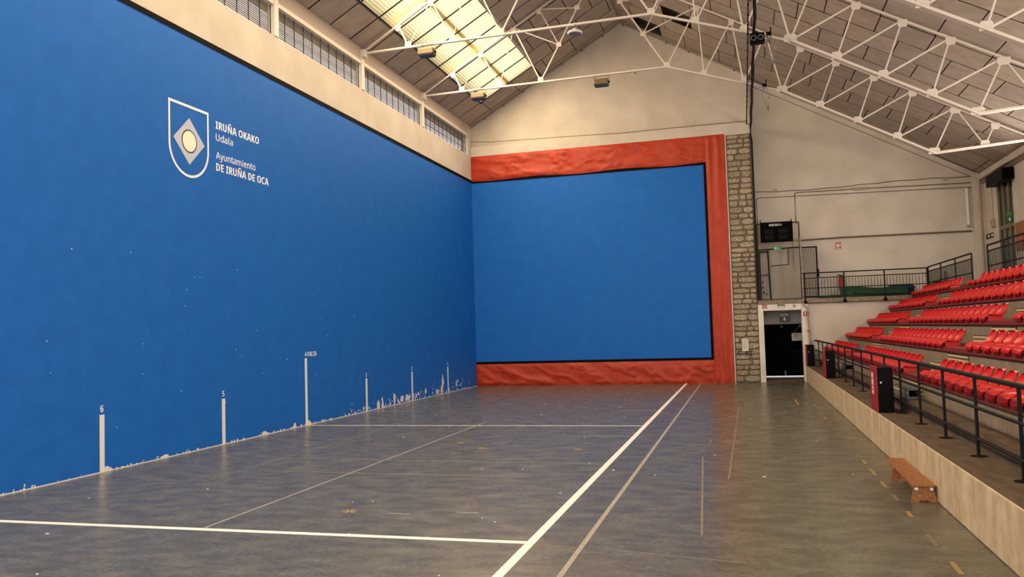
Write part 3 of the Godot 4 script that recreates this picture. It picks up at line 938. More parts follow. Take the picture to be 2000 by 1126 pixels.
# ---------------------------------------------------------------- trusses
func build_truss(z: float) -> void:
	var words: String = {5.4: "white steel roof truss nearest the front court wall", 10.3: "white steel roof truss second from the front court wall", 15.15: "white steel roof truss third from the front court wall"}[z]
	var t := thing("roof_truss", words, "truss", "white steel roof trusses", Vector3(0, 0, z))
	var B := [Vector2(0.0, 10.84), Vector2(1.52, 10.87), Vector2(2.93, 10.88), Vector2(4.42, 10.89), Vector2(8.76, 10.90), Vector2(9.95, 10.50), Vector2(11.20, 10.08), Vector2(12.37, 9.69), Vector2(13.49, 9.08), Vector2(14.58, 8.47), Vector2(15.69, 7.86), Vector2(16.70, 7.29), Vector2(18.10, 7.39), Vector2(19.55, 7.49)]
	var top := func(x: float) -> Vector2: return Vector2(x, roof_y(x) - 0.12)
	var pr := func(p: Vector2) -> Vector3: return Vector3(p.x, p.y, 0)
	# chords
	for seg in [[0, 4, 0.08, 0.062], [4, 7, 0.08, 0.062], [7, 11, 0.20, 0.065], [11, 13, 0.12, 0.07]]:
		var st := mb()
		bar(st, pr.call(B[seg[0]]), pr.call(B[seg[1]]), seg[2], seg[3], Vector3.UP, 0.008)
		obj("bottom_chord", st, "steel_white", t)
	for e in [[0.02, 6.5], [6.5, 19.5]]:
		var st := mb()
		var a: Vector2 = top.call(e[0])
		var b: Vector2 = top.call(e[1])
		if e[0] < 0.1:
			a = Vector2(0.0, 10.87)
			b = top.call(6.5)
		bar(st, pr.call(a), pr.call(b), 0.065, 0.05, Vector3.UP, 0.006)
		obj("top_chord", st, "steel_white", t)
	var T := {}
	for x in [1.2, 2.27, 3.5, 4.44, 9.81, 10.89, 11.94, 12.98, 14.02, 15.10, 16.18, 17.34, 18.40]:
		T[x] = top.call(x)
		if x < 6.0:
			T[x] = Vector2(x, lerpf(10.87, 14.65, x / 6.5))
	var ridge := Vector2(6.5, 14.58)
	var ml: Vector2 = B[3].lerp(ridge, 0.33)
	var ml2: Vector2 = B[3].lerp(ridge, 0.66)
	var mr: Vector2 = B[4].lerp(ridge, 0.33)
	var mr2: Vector2 = B[4].lerp(ridge, 0.66)
	var webs := [[B[1], T[1.2], 0.065], [B[1], T[2.27], 0.03], [B[2], T[2.27], 0.055], [B[2], T[3.5], 0.035], [B[3], T[3.5], 0.065], [B[3], ridge, 0.065], [ml, T[3.5], 0.05], [ml, T[4.44], 0.045], [ml2, T[4.44], 0.045],
		[B[4], ridge, 0.07], [mr, T[9.81], 0.055], [mr, top.call(8.75), 0.045], [mr2, top.call(8.75), 0.045], [B[4], T[9.81], 0.065], [B[5], T[9.81], 0.06], [B[5], T[10.89], 0.06], [B[6], T[10.89], 0.06], [B[6], T[11.94], 0.065], [B[7], T[11.94], 0.06], [B[7], T[12.98], 0.06],
		[B[7], T[14.02], 0.06], [B[8], T[14.02], 0.06], [B[8], T[15.10], 0.06], [B[9], T[15.10], 0.06], [B[9], T[16.18], 0.06], [B[10], T[16.18], 0.06], [B[10], T[17.34], 0.06], [B[11], T[17.34], 0.06], [B[12], T[17.34], 0.055], [B[12], T[18.40], 0.05]]
	for w in webs:
		var st := mb()
		bar(st, pr.call(w[0]), pr.call(w[1]), w[2] * 0.68, w[2] * 0.68, Vector3.BACK, 0.005)
		obj("web_member", st, "steel_white", t)
	# gusset plates
	for i in range(1, 13):
		var s := 0.10 if i < 7 else 0.125
		plate(t, B[i] + Vector2(0, 0.07), s, 0.085 if i < 7 else 0.095, i in [7, 11])
	for x in T:
		plate(t, T[x] - Vector2(0, 0.09), 0.085 if x < 12.0 else 0.115, 0.095, x in [17.34], true)
	for p in [ml, ml2, mr, mr2]:
		plate(t, p, 0.09, 0.08, false)
	plate(t, top.call(8.75) - Vector2(0, 0.12), 0.13, 0.12, false)
	plate(t, ridge, 0.3, 0.22, false)
	# shoe on the side wall
	box("bearing", Vector3(-0.06, 10.72, -0.1), Vector3(0.12, 10.95, 0.1), "steel_white", t, 0.01)

func plate(t: Node3D, at: Vector2, hw: float, hh: float, wide: bool, down := false) -> void:
	var st := mb()
	var w := hw * (1.3 if wide else 1.0)
	var v := Vector3.DOWN if down else Vector3.UP
	prism(st, PackedVector2Array([Vector2(-w, -hh), Vector2(-w, hh * 0.5), Vector2(-w * 0.72, hh), Vector2(w * 0.72, hh), Vector2(w, hh * 0.5), Vector2(w, -hh)]), Vector3(at.x, at.y, 0.022), Vector3.RIGHT, v, Vector3.BACK, 0.014)
	obj("gusset_plate", st, "steel_white", t)

# ---------------------------------------------------------------- grandstand
const AISLES := [[6.16, 7.82], [15.62, 17.19]]
func sx(r: int) -> float: return 13.77 + (r - 1) * 0.76
func sy(r: int) -> float: return 1.222 + (r - 1) * 0.475 if r > 0 else 0.84

func build_grandstand() -> void:
	var g := setting("grandstand", "stepped concrete grandstand with red slab edges and two stair aisles", "grandstand")
	var zf := -0.1
	var zn := 39.2
	box("parapet", Vector3(13.05, 0, 0.0), Vector3(13.56, 0.615, zn), "concrete_pale", g, 0.012)
	box("ledge_top", Vector3(13.062, 0.612, 0.0), Vector3(13.56, 0.622, zn), "concrete_brown", g)
	box("walkway", Vector3(13.56, 0, zf), Vector3(13.83, 0.84, zn), "concrete_brown", g)
	for r in range(1, 6):
		var y0 := sy(r - 1)
		var y1 := sy(r) - 0.09
		var zc := [zf, AISLES[0][0], AISLES[0][1], AISLES[1][0], AISLES[1][1], zn]
		for k in [0, 2, 4]:
			box("riser", Vector3(sx(r) + 0.05, y0 - 0.4, zc[k]), Vector3(sx(r) + 0.9, y1, zc[k + 1]), "concrete", g)
		for k in [1, 3]:
			box("aisle_riser", Vector3(sx(r) + 0.07, y0 - 0.4, zc[k]), Vector3(sx(r) + 0.5, y1, zc[k + 1] - 0.14), "tread_dark", g)
			box("aisle_core", Vector3(sx(r) + 0.5, y0 - 0.4, zc[k]), Vector3(sx(r) + 0.9, y1, zc[k + 1]), "concrete", g)
			for s in 3:
				var ys := y1 - 0.05 - s * 0.075
				box("riser_strip", Vector3(sx(r) + 0.045, ys - 0.036, zc[k] + 0.02), Vector3(sx(r) + 0.075, ys, zc[k + 1] - 0.14), "tread_beige", g)
		var x1: float = sx(r + 1) + 0.1 if r < 5 else 17.5
		box("red_slab", Vector3(sx(r), sy(r) - 0.09, zf), Vector3(x1, sy(r), zn), "slab_red", g, 0.008)
	box("top_walkway", Vector3(17.4, 2.6, zf), Vector3(19.6, 3.115, zn), "concrete", g)
	# loose steps in the aisles
	var floor_words := ["railing and pads", "lowest seats", "second row of seats", "third row of seats", "fourth row of seats"]
	for a in 2:
		for r in range(1, 6):
			if a == 1 and r > 4:
				continue
			var z0: float = AISLES[a][0] + 0.03
			var z1: float = AISLES[a][1] - 0.16
			var y0 := sy(r - 1)
			var h := 0.17 if r == 1 else 0.235
			var xa := sx(r) - (0.19 if r == 1 else 0.27)
			var s := thing("aisle_step", "grey striped step behind the %s, %s" % [floor_words[r - 1], "aisle beside the balcony block" if a == 0 else "aisle past the middle block"], "step", "steps in the stair aisles", Vector3(xa, y0, z0))
			box("tread", Vector3(0, h - 0.03, 0), Vector3(0.46, h, z1 - z0), "grey_metal", s, 0.006)
			var ln := z1 - z0
			var sb := mb()
			if r == 1:
				bx(sb, Vector3(0.015, 0, 0.0), Vector3(0.04, h - 0.03, ln))
				bx(sb, Vector3(0.41, 0, 0.0), Vector3(0.44, h - 0.03, ln))
				bx(sb, Vector3(0.04, 0, 0.0), Vector3(0.41, 0.025, ln))
				bx(sb, Vector3(0.04, 0.025, 0.0), Vector3(0.41, h - 0.03, 0.03))
			else:
				bx(sb, Vector3(0.015, 0, 0.0), Vector3(0.44, h - 0.03, ln))
			var bo := obj("body", sb, "grey_metal" if r == 1 else "tread_dark", s)
			for k in (1 if r == 1 else 3):
				var ys := h - 0.045 - k * 0.072
				box("strip", Vector3(0.0, ys - 0.036, 0.0), Vector3(0.017, ys, z1 - z0), "tread_beige", bo)

func build_seats() -> void:
	var mesh := seat_mesh()
	var ord := ["lowest", "second", "third", "fourth", "top"]
	var blocks := ["between the balcony and the nearer stair aisle", "between the two stair aisles", "past both stair aisles"]
	for r in range(1, 6):
		for b in 3:
			var n: int = [12, 15, [15, 9, 4, 0, 0][r - 1]][b]
			if b == 1 and r == 5:
				n = 11
			var z0: float = [-0.09 if r < 5 else 0.14, 7.84, 17.22][b]
			if b == 0 and r == 5:
				n = 11
			for i in n:
				var s := inst("stand_seat", mesh, "seat_red")
				s.position = Vector3(sx(r), sy(r), z0 + 0.517 * (i + 0.5))
				s.rotation.y = rng.randf_range(-0.012, 0.012)
				var nth: String = ["first", "second", "third", "fourth", "fifth", "sixth", "seventh", "eighth", "ninth", "tenth", "eleventh", "twelfth", "thirteenth", "fourteenth", "fifteenth"][i]
				var words: String = ["red plastic seat, %s from the balcony, %s row of the block beside the balcony", "red plastic seat, %s counted from the balcony side, %s row between the two stair aisles", "red plastic seat, %s past the second stair aisle, %s row of the stand"][b]
				tag(s, words % [nth, ord[r - 1]], "seat", "red seats of the %s row %s" % [ord[r - 1], blocks[b]])

func seat_mesh() -> Mesh:
	# profile from the front lip over the pan up the backrest: (depth, height, half width)
	var prof := [Vector3(-0.045, -0.012, 0.115), Vector3(-0.066, 0.012, 0.160), Vector3(-0.072, 0.05, 0.187), Vector3(-0.055, 0.09, 0.199), Vector3(-0.015, 0.112, 0.205), Vector3(0.06, 0.108, 0.212), Vector3(0.14, 0.096, 0.216), Vector3(0.22, 0.09, 0.218), Vector3(0.29, 0.096, 0.218), Vector3(0.335, 0.122, 0.218), Vector3(0.368, 0.17, 0.216), Vector3(0.392, 0.22, 0.204), Vector3(0.410, 0.262, 0.180), Vector3(0.422, 0.292, 0.143), Vector3(0.430, 0.312, 0.096), Vector3(0.433, 0.320, 0.038)]
	var cols := 9
	var g := []
	var back := []
	for i in prof.size():
		var p: Vector3 = prof[i]
		var row := []
		var row2 := []
		for j in cols:
			var t := lerpf(-1.0, 1.0, float(j) / (cols - 1))
			var dish := 0.022 * (t * t) if i > 4 and i < 10 else (-0.02 * t * t if i < 5 else 0.0)
			var wrap := -0.055 * t * t if i >= 9 else (0.03 * t * t if i < 5 else 0.0)
			row.append(Vector3(p.x + wrap, p.y + dish, t * p.z))
			row2.append(Vector3(p.x + wrap + (0.018 if i >= 9 or i < 4 else 0.0), p.y + dish - (0.018 if i > 3 and i < 10 else 0.004), t * p.z))
		g.append(row)
		back.append(row2)
	var st := mb()
	sheet(st, g, Vector3(-0.5, 1, 0))
	sheet(st, back, Vector3(0.5, -1, 0))
	for i in prof.size() - 1:
		for j in [0, cols - 1]:
			quad(st, g[i][j], g[i + 1][j], back[i + 1][j], back[i][j], Vector3(0, 0, 1 if j else -1))
	for j in cols - 1:
		for i in [0, prof.size() - 1]:
			quad(st, g[i][j], g[i][j + 1], back[i][j + 1], back[i][j], Vector3(0, 1 if i else -1, 0))
	# moulded foot under the pan, and the web that joins it to the backrest
	bx(st, Vector3(0.04, 0.0, -0.16), Vector3(0.30, 0.085, -0.13))
	bx(st, Vector3(0.04, 0.0, 0.13), Vector3(0.30, 0.085, 0.16))
	return st.commit()

# ---------------------------------------------------------------- railings
func build_railings() -> void:
	var r := thing("parapet_railing", "dark green steel railing along the low concrete parapet", "railing")
	var x := 13.43
	for k in 17:
		var z := 25.5 - k * 1.62
		if z < -0.3:
			break
		var st := mb()
		bar(st, Vector3(x, 0.62, z), Vector3(x, 1.54, z), 0.05, 0.03, Vector3.RIGHT, 0.006)
		var po := obj("post", st, "green_steel", r)
		st = mb()
		lathe(st, Vector3(x, 0.622, z), Vector3.UP, [Vector2(0.09, 0.0), Vector2(0.09, 0.008), Vector2(0.0, 0.012)], 14)
		obj("base_plate", st, "green_steel", po)
	for h in [[1.555, 0.06, 0.05], [1.19, 0.045, 0.035], [0.83, 0.045, 0.035]]:
		var st := mb()
		bar(st, Vector3(x, h[0], -0.3), Vector3(x, h[0], 27.0), h[1], h[2], Vector3.UP, 0.01)
		obj("rail", st, "green_steel", r)
	# balcony front
	var b := thing("balcony_railing", "dark steel railing with thin balusters along the balcony edge", "railing")
	for px in [13.14, 14.53, 15.92, 17.36]:
		var st := mb()
		bar(st, Vector3(px, 3.0, 0.07), Vector3(px, 4.08, 0.07), 0.03, 0.05, Vector3.RIGHT)
		var po := obj("post", st, "green_steel", b)
		if px < 17.0:
			st = mb()
			lathe(st, Vector3(px, 2.94, 0.075), Vector3.UP, [Vector2(0.0, 0.0), Vector2(0.05, 0.015), Vector2(0.07, 0.06), Vector2(0.05, 0.105), Vector2(0.0, 0.12)], 12)
			obj("foot_knob", st, "black_plastic", po)
	for h in [[4.09, 0.045], [3.90, 0.03], [3.52, 0.03], [3.21, 0.03]]:
		var st := mb()
		bar(st, Vector3(13.06, h[0], 0.07), Vector3(17.38, h[0], 0.07), 0.035, h[1])
		obj("rail", st, "green_steel", b)
	for k in 39:
		var st := mb()
		var bxx := 13.2 + k * 0.108
		bar(st, Vector3(bxx, 3.21, 0.07), Vector3(bxx, 3.90, 0.07), 0.014, 0.014, Vector3.RIGHT)
		obj("baluster", st, "green_steel", b)
	for seg in [["walkway_railing", "dark steel railing behind the top row of seats next to the balcony", 0.07, 6.05], ["walkway_railing", "dark steel railing behind the top row of seats past the first aisle", 7.7, 14.0]]:
		var w := thing(seg[0], seg[1], "railing", "railings behind the top row of seats")
		var lift: float = 0.0 if seg[2] < 1.0 else 0.08
		for h in [[4.12, 0.045], [3.96, 0.03], [3.55, 0.03], [3.21, 0.03]]:
			var st := mb()
			bar(st, Vector3(17.40, h[0] + lift, seg[2]), Vector3(17.40, h[0] + lift, seg[3]), 0.035, h[1])
			obj("rail", st, "green_steel", w)
		var n := int((seg[3] - seg[2]) / 1.5)
		for k in n + 1:
			var z := lerpf(seg[2], seg[3], float(k) / n)
			var st := mb()
			bar(st, Vector3(17.40, 3.12, z), Vector3(17.40, 4.10 + lift, z), 0.05, 0.035, Vector3.RIGHT)
			obj("post", st, "green_steel", w)
		var m := int((seg[3] - seg[2]) / 0.12)
		for k in range(1, m):
			var z := lerpf(seg[2], seg[3], float(k) / m)
			var st := mb()
			bar(st, Vector3(17.40, 3.21 + lift, z), Vector3(17.40, 3.96 + lift, z), 0.014, 0.014, Vector3.RIGHT)
			obj("baluster", st, "green_steel", w)

# ---------------------------------------------------------------- balcony, cage and gate
func build_balcony() -> void:
	var b := setting("balcony", "narrow concrete balcony over the exit door with a pinkish edge", "balcony")
	box("slab", Vector3(11.42, 2.97, -1.05), Vector3(19.6, 3.13, 0.03), "concrete", b, 0.01)
	var c := thing("mesh_cage", "wire mesh cage with rusty frame on the balcony, holding the scoreboard", "cage")
	var x0 := 11.50
	var x1 := 13.03
	var st := mb()
	for x in [x0, x1]:
		bar(st, Vector3(x, 3.13, 0.0), Vector3(x, 6.06, 0.0), 0.045, 0.045)
	for y in [3.15, 6.06]:
		bar(st, Vector3(x0, y, 0), Vector3(x1, y, 0), 0.045, 0.045)
	obj("frame", st, "rust_steel", c)
	st = mb()
	bar(st, Vector3(x0, 5.06, 0.01), Vector3(x1, 5.10, 0.01), 0.05, 0.05)
	bar(st, Vector3(11.90, 3.15, 0.02), Vector3(11.86, 5.06, 0.02), 0.06, 0.06)
	bar(st, Vector3(x0, 4.98, 0.02), Vector3(11.88, 4.98, 0.02), 0.05, 0.06)
	bar(st, Vector3(x0 + 0.05, 3.15, 0.02), Vector3(x0 + 0.05, 5.0, 0.02), 0.04, 0.05)
	obj("door_frame", st, "green_steel", c)
	st = mb()
	bar(st, Vector3(11.92, 4.43, 0.02), Vector3(12.60, 4.46, 0.02), 0.035, 0.035)
	bar(st, Vector3(12.60, 4.45, 0.02), Vector3(12.60, 5.08, 0.02), 0.035, 0.035)
	obj("hatch_frame", st, "dark_wire", c)
	st = mb()
	var k := 0
	while x0 + k * 0.05 < x1:
		var x := x0 + k * 0.05
		if x > 11.94 and x < 12.58:
			bx(st, Vector3(x - 0.003, 3.15, -0.01), Vector3(x + 0.003, 4.44, -0.004))
			bx(st, Vector3(x - 0.003, 5.08, -0.01), Vector3(x + 0.003, 6.06, -0.004))
		else:
			bx(st, Vector3(x - 0.003, 3.15, -0.01), Vector3(x + 0.003, 6.06, -0.004))
		k += 1
	k = 0
	while 3.17 + k * 0.05 < 6.05:
		var y := 3.17 + k * 0.05
		if y > 4.46 and y < 5.06:
			bx(st, Vector3(x0, y - 0.005, -0.004), Vector3(11.92, y + 0.005, 0.002))
			bx(st, Vector3(12.60, y - 0.005, -0.004), Vector3(x1, y + 0.005, 0.002))
		else:
			bx(st, Vector3(x0, y - 0.004, -0.004), Vector3(x1, y + 0.004, 0.002))
		k += 1
	var wm := obj("wire_mesh", st, "wire_grey", c)
	wm.set_meta("kind", "stuff")
	# a small basin and tap that show through the mesh
	var sb := thing("wall_shelf", "small dark shelf with hooks on the wall inside the cage", "shelf")
	box("board", Vector3(11.52, 4.13, -0.98), Vector3(11.90, 4.17, -0.72), "rust_steel", sb)
	for q in [[11.62, 3.82, 0.10], [11.63, 3.62, 0.09], [11.66, 3.40, 0.12], [11.76, 3.36, 0.08]]:
		box("hook", Vector3(q[0], q[1], -0.98), Vector3(q[0] + 0.05, q[1] + q[2], -0.93), "black_plastic", sb, 0.01)
	# scoreboard
	var s := thing("scoreboard", "black scoreboard headed PARTIDO A hung on the wire cage", "scoreboard")
	var pnl := box("panel", Vector3(11.62, 5.33, 0.06), Vector3(12.80, 6.10, 0.14), "black_matt", s, 0.01)
	text("PARTIDO A", Vector3(11.95, 5.94, 0.141), Vector3.RIGHT, Vector3.UP, 0.46, 0.085, "paper", pnl, true)
	for q in [11.62, 12.74]:
		box("bracket", Vector3(q, 6.09, 0.06), Vector3(q + 0.04, 6.20, 0.10), "rust_steel", s)
	for col in 2:
		for row in 2:
			box("digit_window", Vector3(11.78 + col * 0.5, 5.42 + row * 0.23, 0.140), Vector3(12.10 + col * 0.5, 5.60 + row * 0.23, 0.142), "black_plastic", pnl)
	var cb := mb()
	tube(cb, [Vector3(12.76, 5.34, 0.04), Vector3(12.80, 4.95, 0.03), Vector3(12.77, 4.5, 0.03), Vector3(12.80, 4.25, 0.03), Vector3(12.90, 4.20, 0.03)], 0.009, 6)
	obj("cable", cb, "dark_wire", s)
	# exit sign on the cage
	var e := thing("exit_sign", "green running man sign clipped to the wire cage under the scoreboard", "sign")
	box("plate", Vector3(12.08, 5.02, 0.045), Vector3(12.36, 5.19, 0.055), "sign_bright_green", e)
	running_man(e, Vector3(12.22, 5.10, 0.056), 0.13)
	# open gate
	var g := thing("cage_gate", "black barred gate standing open beside the wire cage", "gate")
	st = mb()
	for x in [13.08, 13.64]:
		bar(st, Vector3(x, 3.17, -0.25), Vector3(x, 5.12, -0.25), 0.045, 0.045)
	for y in [3.19, 5.10]:
		bar(st, Vector3(13.08, y, -0.25), Vector3(13.64, y, -0.25), 0.045, 0.045)
	obj("gate_frame", st, "black_plastic", g)
	for i in 12:
		box("bar", Vector3(13.12 + i * 0.0435, 3.2, -0.258), Vector3(13.133 + i * 0.0435, 5.1, -0.242), "black_plastic", g)
	box("lock", Vector3(13.60, 3.95, -0.28), Vector3(13.70, 4.25, -0.21), "black_plastic", g, 0.01)

func running_man(parent: Node, at: Vector3, s: float) -> void:
	var st := mb()
	var seg := [[Vector2(0, 0.1), Vector2(-0.05, -0.12)], [Vector2(-0.05, -0.12), Vector2(0.12, -0.25)], [Vector2(0.12, -0.25), Vector2(0.06, -0.45)], [Vector2(-0.05, -0.12), Vector2(-0.25, -0.35)], [Vector2(0, 0.1), Vector2(0.22, 0.0)], [Vector2(0, 0.1), Vector2(-0.2, 0.05)]]
	for q in seg:
		bar(st, at + Vector3(q[0].x, q[0].y, 0) * s, at + Vector3(q[1].x, q[1].y, 0) * s, s * 0.1, 0.004, Vector3.BACK)
	lathe(st, at + Vector3(0.06, 0.26, 0) * s, Vector3.BACK, [Vector2(s * 0.1, 0.0), Vector2(s * 0.1, 0.003), Vector2(0, 0.003)], 10)
	bar(st, at + Vector3(-0.62, -0.35, 0) * s, at + Vector3(-0.62, 0.35, 0) * s, s * 0.3, 0.003, Vector3.BACK)
	obj("pictogram", st, "paper", parent)

# ---------------------------------------------------------------- exit door
func build_door() -> void:
	var wd := setting("wall_door", "white wall round the exit doorway under the balcony", "wall")
	box("jamb", Vector3(11.40, 0, -0.4), Vector3(11.60, 2.97, 0.0), "white_paint", wd, 0.01)
	box("jamb", Vector3(12.98, 0, -0.4), Vector3(13.20, 2.97, -0.01), "white_paint", wd)
	box("head", Vector3(11.60, 2.73, -0.4), Vector3(12.98, 2.97, 0.0), "white_paint", wd)
	box("lobby_side", Vector3(11.40, 0, -2.6), Vector3(11.60, 2.97, -0.4), "white_paint", wd)
	box("lobby_side", Vector3(13.20, 0, -2.6), Vector3(13.45, 2.97, -0.4), "white_paint", wd)
	box("lobby_ceiling", Vector3(11.40, 2.80, -2.6), Vector3(13.45, 2.97, -0.4), "white_paint", wd)
	box("lobby_floor", Vector3(11.60, 0, -2.6), Vector3(13.20, 0.05, -0.05), "concrete_brown", wd, 0.01)
	box("over_door", Vector3(11.6, 2.20, -2.5), Vector3(13.20, 2.80, -2.2), "white_paint", wd)
	var pv := setting("floor_outdoor", "pale paving outside the exit door", "paving")
	box("paving", Vector3(8.0, -0.3, -14.0), Vector3(18.0, 0.0, -2.6), "outdoor_paving", pv)
	var d := setting("door_1", "black double exit door with push bar under the green exit sign", "door")
	box("leaf", Vector3(11.60, 0.115, -2.26), Vector3(12.409, 2.205, -2.2), "black_matt", d, 0.004)
	var leaf := box("leaf", Vector3(12.41, 0.115, -2.26), Vector3(13.2, 2.205, -2.2), "black_matt", d, 0.004)
	box("meeting_strip", Vector3(12.39, 0.115, -2.28), Vector3(12.43, 2.205, -2.19), "black_matt", d)
	box("push_bar", Vector3(12.5, 1.06, -2.2), Vector3(13.15, 1.12, -2.12), "black_plastic", leaf, 0.01)
	box("bolt", Vector3(12.37, 0.12, -2.2), Vector3(12.43, 0.32, -2.17), "grey_metal", d)
	box("closer", Vector3(12.28, 2.06, -2.2), Vector3(12.36, 2.14, -2.13), "grey_metal", d, 0.01)
	box("closer", Vector3(12.98, 2.07, -2.2), Vector3(13.09, 2.15, -2.13), "grey_metal", d, 0.01)
	var st := mb()
	bar(st, Vector3(13.0, 2.10, -2.14), Vector3(12.85, 1.93, -2.14), 0.015, 0.015)
	bar(st, Vector3(12.85, 1.93, -2.14), Vector3(12.83, 1.70, -2.14), 0.015, 0.015)
	obj("closer_arm", st, "grey_metal", d)
	var n := thing("door_notice", "white printed notice taped to the black exit door", "notice")
	box("sheet", Vector3(12.70, 1.52, -2.199), Vector3(13.10, 1.83, -2.195), "paper", n)
	for k in 3:
		box("print_line", Vector3(12.76, 1.74 - k * 0.055, -2.195), Vector3(13.04 - k * 0.05, 1.755 - k * 0.055, -2.194), "grey_plastic" if k == 0 else "sign_red", n)
	var s := thing("exit_sign", "dark green SALIDA sign with down arrow hanging inside the doorway", "sign")
	box("plate", Vector3(12.20, 2.28, -0.75), Vector3(12.58, 2.66, -0.74), "sign_dark_green", s)
	text("SALIDA", Vector3(12.225, 2.51, -0.74), Vector3.RIGHT, Vector3.UP, 0.33, 0.11, "paper", s, true)
	st = mb()
	prism(st, PackedVector2Array([Vector2(-0.03, 0.07), Vector2(0.03, 0.07), Vector2(0.03, -0.01), Vector2(0.06, -0.01), Vector2(0, -0.07), Vector2(-0.06, -0.01), Vector2(-0.03, -0.01)]), Vector3(12.39, 2.39, -0.74), Vector3.RIGHT, Vector3.UP, Vector3.BACK, 0.003)
	obj("arrow", st, "paper", s)
	st = mb()
	for x in [12.26, 12.52]:
		bar(st, Vector3(x, 2.66, -0.745), Vector3(x, 2.80, -0.745), 0.008, 0.008)
	obj("hanger", st, "grey_metal", s)
	tag(box("junction_box", Vector3(11.75, 2.52, -2.2), Vector3(11.98, 2.72, -2.12), "white_paint", self, 0.015), "white junction box above the black exit door", "box")
	# small signs on the door head
	var a := thing("alarm_sign", "small red square alarm sign on the white door head", "sign")
	box("plate", Vector3(11.57, 2.81, 0.0), Vector3(11.74, 2.96, 0.006), "sign_red", a)
	st = mb()
	lathe(st, Vector3(11.655, 2.885, 0.006), Vector3.BACK, [Vector2(0.055, 0.0), Vector2(0.055, 0.002), Vector2(0.0, 0.002)], 16)
	obj("ring", st, "paper", a)
	st = mb()
	lathe(st, Vector3(11.655, 2.885, 0.008), Vector3.BACK, [Vector2(0.035, 0.0), Vector2(0.035, 0.002), Vector2(0.0, 0.002)], 16)
	obj("button", st, "sign_red", a)
	var ep := thing("exit_plate", "small plate with dark green band on the white door head", "sign")
	box("plate", Vector3(12.12, 2.84, 0.0), Vector3(12.39, 2.95, 0.006), "sign_dark_green", ep)
	box("lower_panel", Vector3(12.135, 2.85, 0.006), Vector3(12.375, 2.892, 0.008), "paper", ep)
	box("print_band", Vector3(12.16, 2.905, 0.006), Vector3(12.36, 2.932, 0.008), "sign_bright_green", ep)
	st = mb()
	lathe(st, Vector3(12.73, 2.89, 0.0), Vector3.BACK, [Vector2(0.045, 0.0), Vector2(0.045, 0.02), Vector2(0.03, 0.045), Vector2(0.0, 0.05)], 16)
	tag(obj("bell_push", st, "conduit"), "small round device on the white door head", "button")
	var rs := thing("hose_sign", "small red and white sign on the wall right of the exit doorway", "sign")
	box("plate", Vector3(13.04, 2.48, -0.01), Vector3(13.22, 2.66, 0.004), "sign_red", rs)
	box("pictogram", Vector3(13.09, 2.52, 0.004), Vector3(13.14, 2.63, 0.006), "paper", rs)

